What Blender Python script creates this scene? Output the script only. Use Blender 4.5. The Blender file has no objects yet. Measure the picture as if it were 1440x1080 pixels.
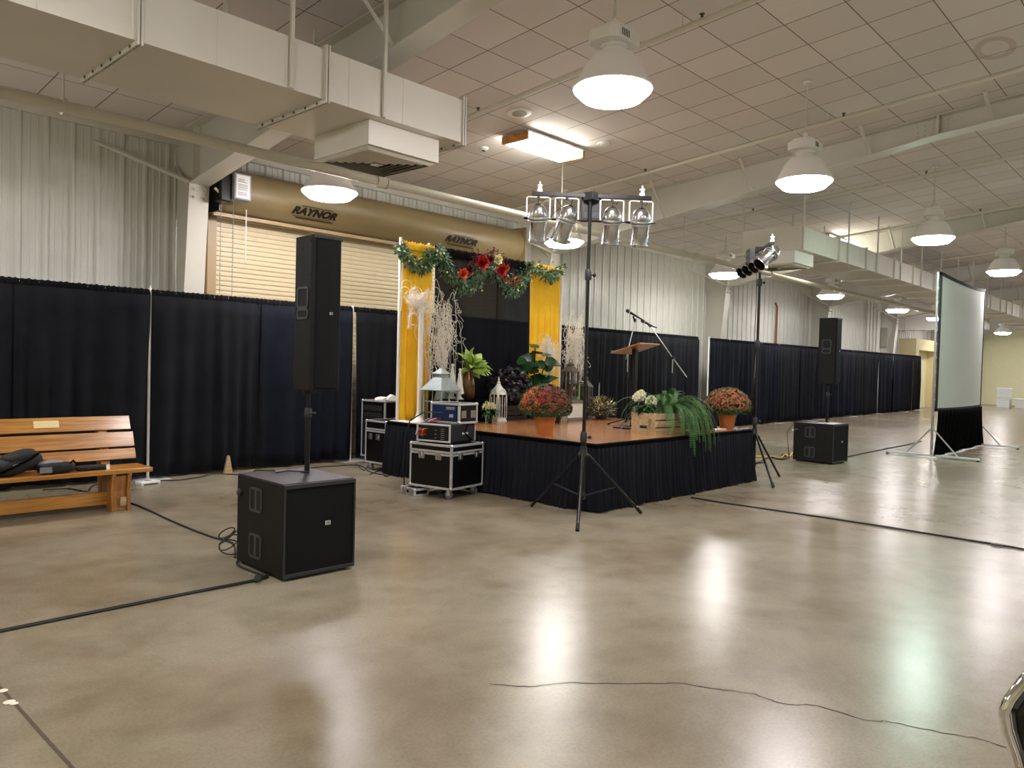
import bpy, math, random
from mathutils import Vector, Matrix
R=random.Random(7)
sc=bpy.context.scene; COL=sc.collection
# ---------------------------------------------------------------- camera
YAW,PITCH,ROLL,FPX,CH=0.75106621,0.02537533,0.02533151,1077.04,1.6
_f0=Vector((math.cos(YAW),math.sin(YAW),0)); _r0=Vector((math.sin(YAW),-math.cos(YAW),0)); _u0=Vector((0,0,1))
_f=_f0*math.cos(PITCH)-_u0*math.sin(PITCH); _u=_u0*math.cos(PITCH)+_f0*math.sin(PITCH)
CX=_r0*math.cos(ROLL)+_u*math.sin(ROLL); CY=_u*math.cos(ROLL)-_r0*math.sin(ROLL); CZ=_f
cam=bpy.data.objects.new('camera',bpy.data.cameras.new('camera')); COL.objects.link(cam)
cam.matrix_world=Matrix(((CX.x,CY.x,-CZ.x,0),(CX.y,CY.y,-CZ.y,0),(CX.z,CY.z,-CZ.z,CH),(0,0,0,1)))
cam.data.sensor_width=36; cam.data.lens=FPX/1440*36; cam.data.clip_start=.05; cam.data.clip_end=300
sc.camera=cam
def ray(u,v): return CX*((u-720)/FPX)-CY*((v-540)/FPX)+CZ
def at(u,v,z=0.):                      # surveyed point on a level plane
    d=ray(u,v); t=(z-CH)/d.z; return Vector((d.x*t,d.y*t,z))
def onY(u,v,y):
    d=ray(u,v); t=y/d.y; return Vector((d.x*t,y,CH+d.z*t))
def hz(u,v,p):                         # height of a point standing above p
    d=ray(u,v); t=(p[0]*d.x+p[1]*d.y)/(d.x*d.x+d.y*d.y); return CH+d.z*t
# ---------------------------------------------------------------- colour / materials
def lin(c): c/=255.; return c/12.92 if c<=.04045 else ((c+.055)/1.055)**2.4
def C(r,g,b): return (lin(r),lin(g),lin(b),1)
MATS={}
def mat(name,rgb,rough=.5,metal=0.,noise=0.,nscale=8.,bump=0.,bscale=60.,rgb2=None,emit=None,es=0.,spec=.5,sheen=0.,alpha=1.,trans=0.,coat=0.,stretch=None):
    if name in MATS: return MATS[name]
    m=bpy.data.materials.new(name); m.use_nodes=True; nt=m.node_tree; N=nt.nodes; L=nt.links
    b=N['Principled BSDF']; b.inputs['Base Color'].default_value=C(*rgb)
    b.inputs['Roughness'].default_value=rough; b.inputs['Metallic'].default_value=metal
    b.inputs['Specular IOR Level'].default_value=spec
    if sheen: b.inputs['Sheen Weight'].default_value=sheen
    if coat: b.inputs['Coat Weight'].default_value=coat; b.inputs['Coat Roughness'].default_value=.15
    if alpha<1: b.inputs['Alpha'].default_value=alpha
    if trans: b.inputs['Transmission Weight'].default_value=trans
    tc=N.new('ShaderNodeTexCoord'); src=tc.outputs['Object']
    if stretch:
        mp=N.new('ShaderNodeMapping'); mp.inputs['Scale'].default_value=stretch; L.new(src,mp.inputs[0]); src=mp.outputs[0]
    if noise or rgb2:
        n=N.new('ShaderNodeTexNoise'); n.inputs['Scale'].default_value=nscale; n.inputs['Detail'].default_value=5; L.new(src,n.inputs['Vector'])
        r=N.new('ShaderNodeValToRGB'); r.color_ramp.elements[0].position=.35; r.color_ramp.elements[1].position=.65
        a=C(*rgb); c2=C(*rgb2) if rgb2 else tuple(x*(1-noise) for x in a[:3])+(1,)
        r.color_ramp.elements[0].color=c2; r.color_ramp.elements[1].color=a
        L.new(n.outputs['Fac'],r.inputs['Fac']); L.new(r.outputs['Color'],b.inputs['Base Color'])
    if bump:
        n=N.new('ShaderNodeTexNoise'); n.inputs['Scale'].default_value=bscale; L.new(src,n.inputs['Vector'])
        u=N.new('ShaderNodeBump'); u.inputs['Strength'].default_value=bump; u.inputs['Distance'].default_value=.01
        L.new(n.outputs['Fac'],u.inputs['Height']); L.new(u.outputs['Normal'],b.inputs['Normal'])
    if emit: b.inputs['Emission Color'].default_value=C(*emit); b.inputs['Emission Strength'].default_value=es
    MATS[name]=m; return m
def W(m): return m.node_tree.nodes,m.node_tree.links,m.node_tree.nodes['Principled BSDF']

# polished concrete
m_floor=mat('polished_concrete',(150,140,122),.3); N,L,B=W(m_floor)
tc=N.new('ShaderNodeTexCoord')
def noise(sc_,det,vec=None,rough=.6,dist=0):
    n=N.new('ShaderNodeTexNoise'); n.inputs['Scale'].default_value=sc_; n.inputs['Detail'].default_value=det; n.inputs['Roughness'].default_value=rough; n.inputs['Distortion'].default_value=dist
    L.new(vec or tc.outputs['Object'],n.inputs['Vector']); return n
def ramp(fac,*st):
    r=N.new('ShaderNodeValToRGB'); e=r.color_ramp.elements
    while len(e)<len(st): e.new(.5)
    for i,(p,c) in enumerate(st): e[i].position=p; e[i].color=c
    L.new(fac,r.inputs['Fac']); return r
def mix(a,b,f,mode='MIX'):
    x=N.new('ShaderNodeMix'); x.data_type='RGBA'; x.blend_type=mode
    if isinstance(f,(int,float)): x.inputs[0].default_value=f
    else: L.new(f,x.inputs[0])
    for s,k in ((a,6),(b,7)):
        if isinstance(s,tuple): x.inputs[k].default_value=s
        else: L.new(s,x.inputs[k])
    return x.outputs[2]
n1=noise(.5,5,rough=.5,dist=.3); r1=ramp(n1.outputs['Fac'],(.22,C(120,107,86)),(.5,C(146,136,117)),(.78,C(160,152,136)))
n2=noise(2.6,6,rough=.55); r2=ramp(n2.outputs['Fac'],(.25,(.70,.68,.63,1)),(.55,(1,1,1,1)),(.8,(1.1,1.09,1.06,1)))
c=mix(r1.outputs['Color'],r2.outputs['Color'],.75,'MULTIPLY')
n3=noise(60,3); r3=ramp(n3.outputs['Fac'],(.3,(.7,.69,.66,1)),(.6,(1,1,1,1)))
c=mix(c,r3.outputs['Color'],.5,'MULTIPLY')
n4=noise(.9,3,dist=1.5); r4=ramp(n4.outputs['Fac'],(.42,(1,1,1,1)),(.72,(.74,.68,.57,1)))
c=mix(c,r4.outputs['Color'],.6,'MULTIPLY')
L.new(c,B.inputs['Base Color'])
B.inputs['Roughness'].default_value=.26
bn=noise(14,4); bu=N.new('ShaderNodeBump'); bu.inputs['Strength'].default_value=.06; bu.inputs['Distance'].default_value=.01; L.new(bn.outputs['Fac'],bu.inputs['Height']); L.new(bu.outputs[0],B.inputs['Normal'])
B.inputs['Specular IOR Level'].default_value=.6
# faced ceiling panels in a square grid
m_ceil=mat('ceiling_panels',(196,186,172),.75); N,L,B=W(m_ceil); tc=N.new('ShaderNodeTexCoord')
sx=N.new('ShaderNodeSeparateXYZ'); L.new(tc.outputs['Object'],sx.inputs[0])
def mth(op,a,b=None):
    m=N.new('ShaderNodeMath'); m.operation=op
    for i,s in enumerate((a,b)):
        if s is None: continue
        if isinstance(s,(int,float)): m.inputs[i].default_value=s
        else: L.new(s,m.inputs[i])
    return m.outputs[0]
def gridline(o,off,per,w):
    t=mth('FRACT',mth('DIVIDE',mth('SUBTRACT',o,off-50*per),per)); d=mth('ABSOLUTE',mth('SUBTRACT',t,.5))
    return mth('GREATER_THAN',d,.5-w/per)
gx=gridline(sx.outputs['X'],6.09,.645,.007); gy=gridline(sx.outputs['Y'],3.62,.642,.006)
g=mth('MAXIMUM',gx,gy)
# each panel a slightly different tone
fx=mth('FLOOR',mth('DIVIDE',mth('SUBTRACT',sx.outputs['X'],6.09-32.25),.645)); fy=mth('FLOOR',mth('DIVIDE',mth('SUBTRACT',sx.outputs['Y'],3.62-32.1),.642))
cb=N.new('ShaderNodeCombineXYZ'); L.new(fx,cb.inputs[0]); L.new(fy,cb.inputs[1]); wn=N.new('ShaderNodeTexWhiteNoise'); L.new(cb.outputs[0],wn.inputs['Vector'])
rt=ramp(wn.outputs['Value'],(0,C(213,205,200)),(1,C(224,216,211)))
# water stain ring on one panel
def ell(cx,cy,rx,ry):
    u=mth('DIVIDE',mth('SUBTRACT',sx.outputs['X'],cx),rx); v=mth('DIVIDE',mth('SUBTRACT',sx.outputs['Y'],cy),ry)
    return mth('SQRT',mth('ADD',mth('MULTIPLY',u,u),mth('MULTIPLY',v,v)))
e1=ell(10.43,2.13,.36,.2); st=mth('LESS_THAN',mth('ABSOLUTE',mth('SUBTRACT',e1,.85)),.18)
c=mix(rt.outputs['Color'],C(160,132,108),mth('MULTIPLY',st,.35)); c=mix(c,C(126,115,106),g)
L.new(c,B.inputs['Base Color'])
bu=N.new('ShaderNodeBump'); bu.inputs['Strength'].default_value=.6; bu.inputs['Distance'].default_value=.01; bu.invert=True; L.new(g,bu.inputs['Height']); L.new(bu.outputs[0],B.inputs['Normal'])

m_wall=mat('ribbed_wall_metal',(203,203,194),.36,.0,noise=.06,nscale=3)
m_wallcream=mat('cream_paint',(232,228,186),.7,noise=.04)
m_steel=mat('painted_steel',(205,202,190),.45,noise=.04,nscale=2)
m_duct=mat('painted_duct',(214,209,198),.4,noise=.05,nscale=1.5)
m_ductend=m_duct
m_greyb=mat('grey_enclosure',(150,148,134),.5)
m_pipe=mat('painted_pipe',(206,202,186),.4)
m_tan=mat('tan_hood',(138,121,86),.42,noise=.1,nscale=1.5)
m_slat=mat('tan_slats',(208,194,160),.42,noise=.04)
m_slatdark=mat('tan_guide',(165,142,104),.45)
m_rimh=mat('handle_plastic',(50,52,55),.5)
m_black=mat('black_paint',(12,12,13),.4,spec=.4,noise=.3,nscale=30)
m_ink=mat('black_ink',(14,13,12),.5)
m_cab=mat('textured_cabinet',(20,20,18),.6,spec=.25,noise=.35,nscale=18,bump=.25,bscale=220)
m_grille=mat('grille_cloth',(7,10,11),.7,spec=.2,noise=.4,nscale=180,bump=.5,bscale=320)
m_cabtop=mat('cabinet_top',(58,56,66),.32,noise=.15,nscale=20,bump=.1,bscale=200)
m_rim=mat('dark_grey_plastic',(40,42,44),.5)
m_hole=mat('deep_black',(6,6,6),.8)
m_white=mat('white_paint',(232,230,224),.45)
m_paper=mat('white_paper',(240,240,240),.8)
m_chrome=mat('chrome',(214,214,216),.24,1.,noise=.15,nscale=30)
m_alu=mat('aluminium',(205,207,210),.3,1.,noise=.1,nscale=20)
m_alud=mat('alu_extrusion',(216,218,222),.38,.55)
m_rack=mat('case_laminate',(7,7,8),.4,spec=.3,bump=.2,bscale=150)
m_rubber=mat('rubber',(20,20,20),.75)
m_cable=mat('cable_rubber',(22,20,20),.6)
m_caster=mat('caster_grey',(120,122,128),.5)
m_blue=mat('blue_panel',(18,44,92),.4,noise=.3,nscale=60)
m_red=mat('red_cable',(170,32,34),.5)
m_yellow=mat('yellow_cable',(214,178,60),.5)
m_drape=mat('black_drape',(22,24,29),.95,noise=.3,nscale=4,spec=.15,bump=.2,bscale=300)
m_draped=mat('navy_drape',(19,23,34),.95,noise=.3,nscale=4,spec=.15,bump=.2,bscale=300)
m_header=mat('drape_header',(13,13,16),.95,spec=.15,bump=.3,bscale=80)
m_gold=mat('gold_drape',(250,200,30),.7,nscale=5,bump=.15,bscale=120,rgb2=(246,188,14))
m_gold.node_tree.nodes['Principled BSDF'].inputs['Subsurface Weight'].default_value=0
m_skirt=mat('stage_skirt_cloth',(20,22,30),.9,noise=.3,nscale=4,spec=.2)
m_screen=mat('projection_surface',(205,210,206),.55,noise=.03,nscale=1)
m_screenblack=mat('screen_border',(30,30,32),.8)
m_velvet=mat('velour',(4,4,5),.95,spec=.05)
# sheer black cloth
m_sheer=mat('sheer_black',(20,22,30),.9,alpha=.84,spec=.15)
# woods
def wood(name,c1,c2,rough=.3,scale=(1,14,14),coat=.3):
    m=mat(name,c1,rough,coat=coat); N_,L_,B_=W(m)
    t=N_.new('ShaderNodeTexCoord'); mp=N_.new('ShaderNodeMapping'); mp.inputs['Scale'].default_value=scale; L_.new(t.outputs['Object'],mp.inputs[0])
    n=N_.new('ShaderNodeTexNoise'); n.inputs['Scale'].default_value=2.2; n.inputs['Detail'].default_value=7; n.inputs['Distortion'].default_value=.6; L_.new(mp.outputs[0],n.inputs['Vector'])
    r=N_.new('ShaderNodeValToRGB'); r.color_ramp.elements[0].position=.32; r.color_ramp.elements[1].position=.68; r.color_ramp.elements[0].color=C(*c2); r.color_ramp.elements[1].color=C(*c1)
    L_.new(n.outputs['Fac'],r.inputs['Fac']); L_.new(r.outputs[0],B_.inputs['Base Color'])
    u=N_.new('ShaderNodeBump'); u.inputs['Strength'].default_value=.1; u.inputs['Distance'].default_value=.01; L_.new(n.outputs['Fac'],u.inputs['Height']); L_.new(u.outputs[0],B_.inputs['Normal'])
    return m
m_bench=wood('varnished_pine',(196,140,62),(150,96,34),.3,coat=.4)
m_benchleg=wood('varnished_pine_upright',(184,128,60),(136,86,34),.3,scale=(14,14,1))
m_deck=wood('stage_laminate',(190,132,86),(148,94,56),.25,scale=(9,1.2,10),coat=.4)
m_crate=wood('raw_crate_wood',(190,168,130),(160,136,98),.7,coat=0)
m_crated=wood('dark_crate_wood',(58,44,38),(30,22,20),.6,coat=0)
m_lect=wood('lectern_wood',(176,118,66),(140,86,44),.35)
m_greywood=wood('weathered_wood',(138,128,112),(92,84,74),.7,coat=0)
# plants
m_terra=mat('orange_pot',(204,122,58),.5,noise=.1,nscale=6)
m_leaf=mat('leaf_green',(44,92,38),.4,noise=.4,nscale=9)
m_leafd=mat('leaf_dark_green',(26,72,30),.32,noise=.4,nscale=6)
m_lime=mat('leaf_lime',(190,206,110),.4,rgb2=(104,150,52),nscale=16)
m_fern=mat('fern_green',(84,134,66),.5,rgb2=(48,92,44),nscale=7)
m_euca=mat('eucalyptus',(128,156,124),.5,rgb2=(64,98,64),nscale=7)
m_heuch=mat('purple_black_leaf',(66,56,68),.35,rgb2=(24,20,26),nscale=12)
m_mumleaf=mat('mum_leaf',(60,92,42),.6,rgb2=(36,62,28),nscale=12)
m_mumred=mat('mum_red',(150,40,30),.7,rgb2=(96,22,20),nscale=14)
m_mumor=mat('mum_orange',(200,92,30),.7,rgb2=(160,52,20),nscale=14)
m_mumrust=mat('mum_rust',(170,92,56),.7,rgb2=(132,62,40),nscale=14)
m_rosered=mat('rose_red',(196,38,26),.55,rgb2=(140,14,14),nscale=30)
m_roseor=mat('rose_orange',(226,92,52),.55,rgb2=(196,60,30),nscale=30)
m_cream=mat('cream_petal',(242,238,196),.6,rgb2=(222,216,152),nscale=20)
m_hyd=mat('hydrangea_white',(246,244,226),.6,rgb2=(230,228,196),nscale=20)
m_chair=mat('chair_chrome',(240,240,242),.07,1.)
m_berry=mat('burgundy_twig',(92,18,20),.6)
m_twig=mat('white_willow',(236,230,218),.6)
m_dried=mat('dried_flower',(140,132,92),.8,rgb2=(92,84,52),nscale=14)
m_stem=mat('plant_stem',(70,96,48),.6)
m_soil=mat('soil',(40,28,20),.95)
m_zinc=mat('zinc_lantern',(160,172,172),.45,.35,noise=.2,nscale=12)
m_bronze=mat('bronze_lantern',(96,88,78),.45,.4,noise=.3,nscale=12)
m_ceram=mat('white_ceramic',(228,226,216),.4,noise=.05,nscale=20)
m_merc=mat('brown_glass_vase',(120,92,58),.18,.6,noise=.5,nscale=14)
m_glass=mat('clear_glass',(235,242,240),.04,trans=1.); W(m_glass)[2].inputs['IOR'].default_value=1.3
m_cand=mat('red_candle',(150,52,40),.5)
m_box=mat('label_grey',(150,150,155),.5)
m_vinyl=mat('black_vinyl',(16,18,18),.22)
m_brass=mat('brass_plaque',(236,216,160),.45,.1)
m_bag=mat('black_nylon',(9,9,11),.7,bump=.4,bscale=60)
m_baggrey=mat('grey_nylon',(120,122,128),.7,bump=.3,bscale=60)
m_tape=mat('gaffer_tape',(46,42,38),.7)
m_crack=mat('crack_fill',(44,36,30),.9)
m_joint=mat('joint_filler',(84,72,56),.9,noise=.3,nscale=30)
m_debris=mat('pale_debris',(222,214,196),.8)
m_rust=mat('rust_pipe',(138,84,62),.6)
m_conc2=mat('plastic_white',(226,226,222),.4)
def emis(name,rgb,s):
    m=bpy.data.materials.new(name); m.use_nodes=True; nt=m.node_tree; nt.nodes.clear()
    e=nt.nodes.new('ShaderNodeEmission'); e.inputs[0].default_value=(rgb[0],rgb[1],rgb[2],1); e.inputs[1].default_value=s
    o=nt.nodes.new('ShaderNodeOutputMaterial'); nt.links.new(e.outputs[0],o.inputs[0]); return m
LS=42.
m_lens=[emis('lamp_lens_neutral',(1,.96,.92),LS),emis('lamp_lens_pink',(1,.93,.94),LS),emis('lamp_lens_green',(.74,1,.86),LS)]
m_tube=emis('tube_diffuser',(1,.97,.86),14)
m_day=emis('daylit_panel',(.62,.85,.95),1.)
m_cone=mat('lamp_reflector',(226,222,214),.4,emit=(255,240,230),es=.03)  # weak emission stands in for lamp light glowing through the reflector
# ---------------------------------------------------------------- mesh builder
def frame(d):
    d=Vector(d).normalized(); a=Vector((0,0,1)) if abs(d.z)<.95 else Vector((1,0,0))
    x=a.cross(d).normalized(); return x,d.cross(x).normalized(),d
class MB:
    def __init__(s): s.v=[]; s.f=[]
    def add(s,vs,fs):
        o=len(s.v); s.v+=[tuple(p) for p in vs]; s.f+=[tuple(i+o for i in f) for f in fs]; return s
    def box(s,x0,x1,y0,y1,z0,z1,M=None):
        vs=[Vector((x,y,z)) for x in (x0,x1) for y in (y0,y1) for z in (z0,z1)]
        if M is not None: vs=[M@p for p in vs]
        return s.add(vs,[(0,1,3,2),(4,6,7,5),(0,4,5,1),(2,3,7,6),(0,2,6,4),(1,5,7,3)])
    def cyl(s,p0,p1,r0,r1=None,n=14,cap=True):
        r1=r0 if r1 is None else r1; p0=Vector(p0); p1=Vector(p1); x,y,_=frame(p1-p0)
        vs=[]
        for p,r in ((p0,r0),(p1,r1)):
            for i in range(n):
                a=2*math.pi*i/n; vs.append(p+x*(r*math.cos(a))+y*(r*math.sin(a)))
        fs=[(i,(i+1)%n,n+(i+1)%n,n+i) for i in range(n)]
        if cap: fs+=[tuple(range(n))[::-1],tuple(range(n,2*n))]
        return s.add(vs,fs)
    def tube(s,pts,r,n=8,cap=True,closed=False):
        pts=[Vector(p) for p in pts]; k=len(pts); vs=[]; px=None
        for i,p in enumerate(pts):
            if closed: d=pts[(i+1)%k]-pts[i-1]
            else: d=pts[min(i+1,k-1)]-pts[max(i-1,0)]
            if d.length<1e-9: d=Vector((0,0,1))
            d.normalize()
            if px is None: x,y,_=frame(d)
            else:
                x=px-d*px.dot(d); x=x.normalized() if x.length>1e-6 else frame(d)[0]; y=d.cross(x)
            px=x; rr=r[i] if isinstance(r,(list,tuple)) else r
            for j in range(n):
                a=2*math.pi*j/n; vs.append(p+x*(rr*math.cos(a))+y*(rr*math.sin(a)))
        fs=[]
        for i in range(k if closed else k-1):
            a=i*n; b=((i+1)%k)*n
            fs+=[(a+j,a+(j+1)%n,b+(j+1)%n,b+j) for j in range(n)]
        if cap and not closed: fs+=[tuple(range(n))[::-1],tuple(range((k-1)*n,k*n))]
        return s.add(vs,fs)
    def lathe(s,prof,c=(0,0,0),n=24,M=None,cap=True,sq=False):
        vs=[]; c=Vector(c)
        for r,z in prof:
            for i in range(n):
                a=2*math.pi*(i+(.5 if sq else 0))/n; p=Vector((r*math.cos(a),r*math.sin(a),z))
                vs.append((M@p if M is not None else p)+c)
        k=len(prof); fs=[(a*n+i,a*n+(i+1)%n,(a+1)*n+(i+1)%n,(a+1)*n+i) for a in range(k-1) for i in range(n)]
        if cap: fs+=[tuple(range(n))[::-1],tuple(range((k-1)*n,k*n))]
        return s.add(vs,fs)
    def prism(s,poly,axis,a,b,M=None):      # poly of 2D points extruded along axis from a to b
        def p3(q,t):
            p={'x':Vector((t,q[0],q[1])),'y':Vector((q[0],t,q[1])),'z':Vector((q[0],q[1],t))}[axis]
            return M@p if M is not None else p
        k=len(poly); vs=[p3(q,a) for q in poly]+[p3(q,b) for q in poly]
        return s.add(vs,[(i,(i+1)%k,k+(i+1)%k,k+i) for i in range(k)]+[tuple(range(k))[::-1],tuple(range(k,2*k))])
    def sphere(s,c,r,n=10,m=7,M=None):
        prof=[(max(1e-4,math.sin(math.pi*i/m))*(r if not isinstance(r,tuple) else r[0]),-math.cos(math.pi*i/m)*(r if not isinstance(r,tuple) else r[1])) for i in range(m+1)]
        return s.lathe(prof,c,n,M,False)
    def leaf(s,p,d,up,ln,w,curl=.3,seg=4,fold=.15,tip=.75):
        p=Vector(p); d=Vector(d).normalized(); up=Vector(up); up=(up-d*up.dot(d)); up=up.normalized() if up.length>1e-5 else frame(d)[0]
        sd=d.cross(up); vs=[]; q=p.copy(); st=ln/seg; fs=[]
        for i in range(seg+1):
            t=i/seg; wd=w*math.sin(math.pi*min(1,(t*.94+.06))**tip)*.5 if i<seg else .001
            vs+=[q-sd*wd+up*(wd*fold),q.copy(),q+sd*wd+up*(wd*fold)]
            if i<seg:
                a=i*3; fs+=[(a,a+1,a+4,a+3),(a+1,a+2,a+5,a+4)]
            d=(d-up*(curl/seg)).normalized(); up=(up-d*up.dot(d)).normalized(); q=q+d*st
        return s.add(vs,fs)
    def build(s,name,m,parent=None,smooth=False,bevel=0,loc=None,rz=0,kind=None,label=None,seg=2,smang=None):
        me=bpy.data.meshes.new(name); me.from_pydata(s.v,[],s.f); me.update()
        for k in (m if isinstance(m,(list,tuple)) else [m]): me.materials.append(k)
        o=bpy.data.objects.new(name,me); COL.objects.link(o)
        if smooth:
            me.polygons.foreach_set('use_smooth',[True]*len(me.polygons))
            try: me.set_sharp_from_angle(angle=math.radians(smang or 40))
            except Exception: pass
        if bevel:
            b=o.modifiers.new('bevel','BEVEL'); b.width=bevel; b.segments=seg; b.limit_method='ANGLE'
        if parent: o.parent=parent
        if loc is not None: o.location=loc
        if rz: o.rotation_euler=(0,0,rz)
        if kind: o['kind']=kind
        if label: o['label']=label
        return o
def thing(name,label,cat,loc=(0,0,0),rz=0,group=None,rot=None):
    o=bpy.data.objects.new(name,None); COL.objects.link(o); o.empty_display_size=.1
    o.location=loc; o.rotation_euler=rot if rot else (0,0,rz); o['label']=label; o['category']=cat
    if group: o['group']=group
    return o
def tag(o,label,cat,group=None,kind=None):
    o['label']=label; o['category']=cat
    if group: o['group']=group
    if kind: o['kind']=kind
    return o
def dup(root,loc,rz=None,label=None,group=None,M=None):
    def rec(o,par):
        c_=o.copy(); COL.objects.link(c_)
        if par: c_.parent=par
        for k in list(o.children): rec(k,c_)
        return c_
    r=rec(root,None); r.location=loc
    if rz is not None: r.rotation_euler=(0,0,rz)
    if label: r['label']=label
    if group: r['group']=group
    return r
# ================================================================ THE HALL
WY=11.1; XE=51.2; XS=-6.; RY=-1.2; WR=-13.5
def CZf(y): return 4.70+(WY-y)/12. if y>=RY else 4.70+(WY-RY)/12.-(RY-y)/12.
o=MB().box(XS-.3,XE+.3,WR-.3,WY+.3,-.2,0).build('floor',m_floor,kind='structure')
FLOOR=o
# control joint and hairline crack in the slab
def ribbon(pts,w,z=.0012,jit=0.):
    m=MB(); vs=[]
    pts=[Vector(p) for p in pts]
    for i,p in enumerate(pts):
        d=(pts[min(i+1,len(pts)-1)]-pts[max(i-1,0)]); d.z=0; d.normalize(); n=Vector((-d.y,d.x,0))*(w/2*(1+R.uniform(-jit,jit)))
        vs+=[(p.x-n.x,p.y-n.y,z),(p.x+n.x,p.y+n.y,z)]
    m.add(vs,[(2*i,2*i+2,2*i+3,2*i+1) for i in range(len(pts)-1)]); return m
ribbon([(1.0,-2+.4*i,0) for i in range(26)],.016).build('control_joint',m_joint,FLOOR)
ck=[at(*q) for q in ((690,962),(745,966),(800,960),(880,962),(960,961),(1010,969),(1060,976),(1105,991),(1150,992),(1220,1013),(1255,1015),(1300,1026),(1370,1038),(1440,1058))]
cp=[]
for a,b in zip(ck,ck[1:]):
    for k in range(6):
        p=a.lerp(b,k/6); cp.append(p+Vector((R.uniform(-.008,.008),R.uniform(-.008,.008),0)))
ribbon(cp,.0065,.001,.5).build('hairline_crack',m_crack,FLOOR)
ck=[at(*q) for q in ((560,775),(600,783),(650,772),(700,768),(745,757))]
m=MB()
for u,v,r_ in ((4,972,.022),(13,988,.026),(20,990,.018)):
    p=at(u,v); m.sphere((p.x,p.y,.003),(r_,.004),8,4)
tag(m.build('plaster_crumbs',m_debris,smooth=True),'pale flattened crumbs beside the slab joint at lower left','debris',kind='stuff')

# ceiling, two slopes
m=MB()
for a,b in ((WY+.3,RY),(RY,WR-.3)):
    n_=len(m.v); m.add([(XS-.3,a,CZf(a)),(XE+.3,a,CZf(a)),(XE+.3,b,CZf(b)),(XS-.3,b,CZf(b)),(XS-.3,a,CZf(a)+.2),(XE+.3,a,CZf(a)+.2),(XE+.3,b,CZf(b)+.2),(XS-.3,b,CZf(b)+.2)],[(0,1,2,3),(7,6,5,4),(0,4,5,1),(2,6,7,3),(1,5,6,2),(0,3,7,4)])
m.build('ceiling',m_ceil,kind='structure')
# ribbed metal sheet profile, running along x, standing proud towards -n
def ribs(x0,x1):
    P=[]; x=math.floor(x0/.305)*.305
    while x<x1:
        for dx_,h_ in ((0,0),(.02,.032),(.05,.032),(.07,0),(.135,0),(.142,.008),(.158,.008),(.165,0),(.225,0),(.232,.008),(.248,.008),(.255,0)):
            if x0<=x+dx_<=x1: P.append((x+dx_,h_))
        x+=.305
    return [(x0,0)]+P+[(x1,0)]
def sheet(m,x0,x1,z0,z1,y=WY,s=-1):
    P=ribs(x0,x1); vs=[]
    for x,h_ in P: vs+=[(x,y+s*h_,z0),(x,y+s*h_,z1)]
    m.add(vs,[(2*i,2*i+2,2*i+3,2*i+1) for i in range(len(P)-1)])
    return m
DX0,DX1,DZ=5.2,11.3,3.75
m=MB(); sheet(m,XS,DX0,0,CZf(WY)); sheet(m,DX0,DX1,DZ,CZf(WY)); sheet(m,DX1,XE,0,CZf(WY))
m.box(XS,DX0,WY+.02,WY+.15,0,CZf(WY)); m.box(DX1,XE,WY+.02,WY+.15,0,CZf(WY)); m.box(DX0,DX1,WY+.02,WY+.15,DZ,CZf(WY))
m.build('wall_left',m_wall,kind='structure')
m=MB(); m.box(XS,XE,WR-.15,WR,0,CZf(WR)); m.build('wall_right',m_wall,kind='structure')
m=MB(); m.prism([(WR,0),(WY,0),(WY,CZf(WY)),(RY,CZf(RY)),(WR,CZf(WR))],'x',XE,XE+.15); m.build('wall_far',m_wallcream,kind='structure')
m=MB(); m.prism([(WR,0),(WY,0),(WY,CZf(WY)),(RY,CZf(RY)),(WR,CZf(WR))],'x',XS-.15,XS); m.build('wall_near',m_wallcream,kind='structure')
# eave trim
m=MB().box(XS,XE,WY-.05,WY-.0,CZf(WY)-.1,CZf(WY)-.002); m.build('trim_1',m_steel,kind='structure')

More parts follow.
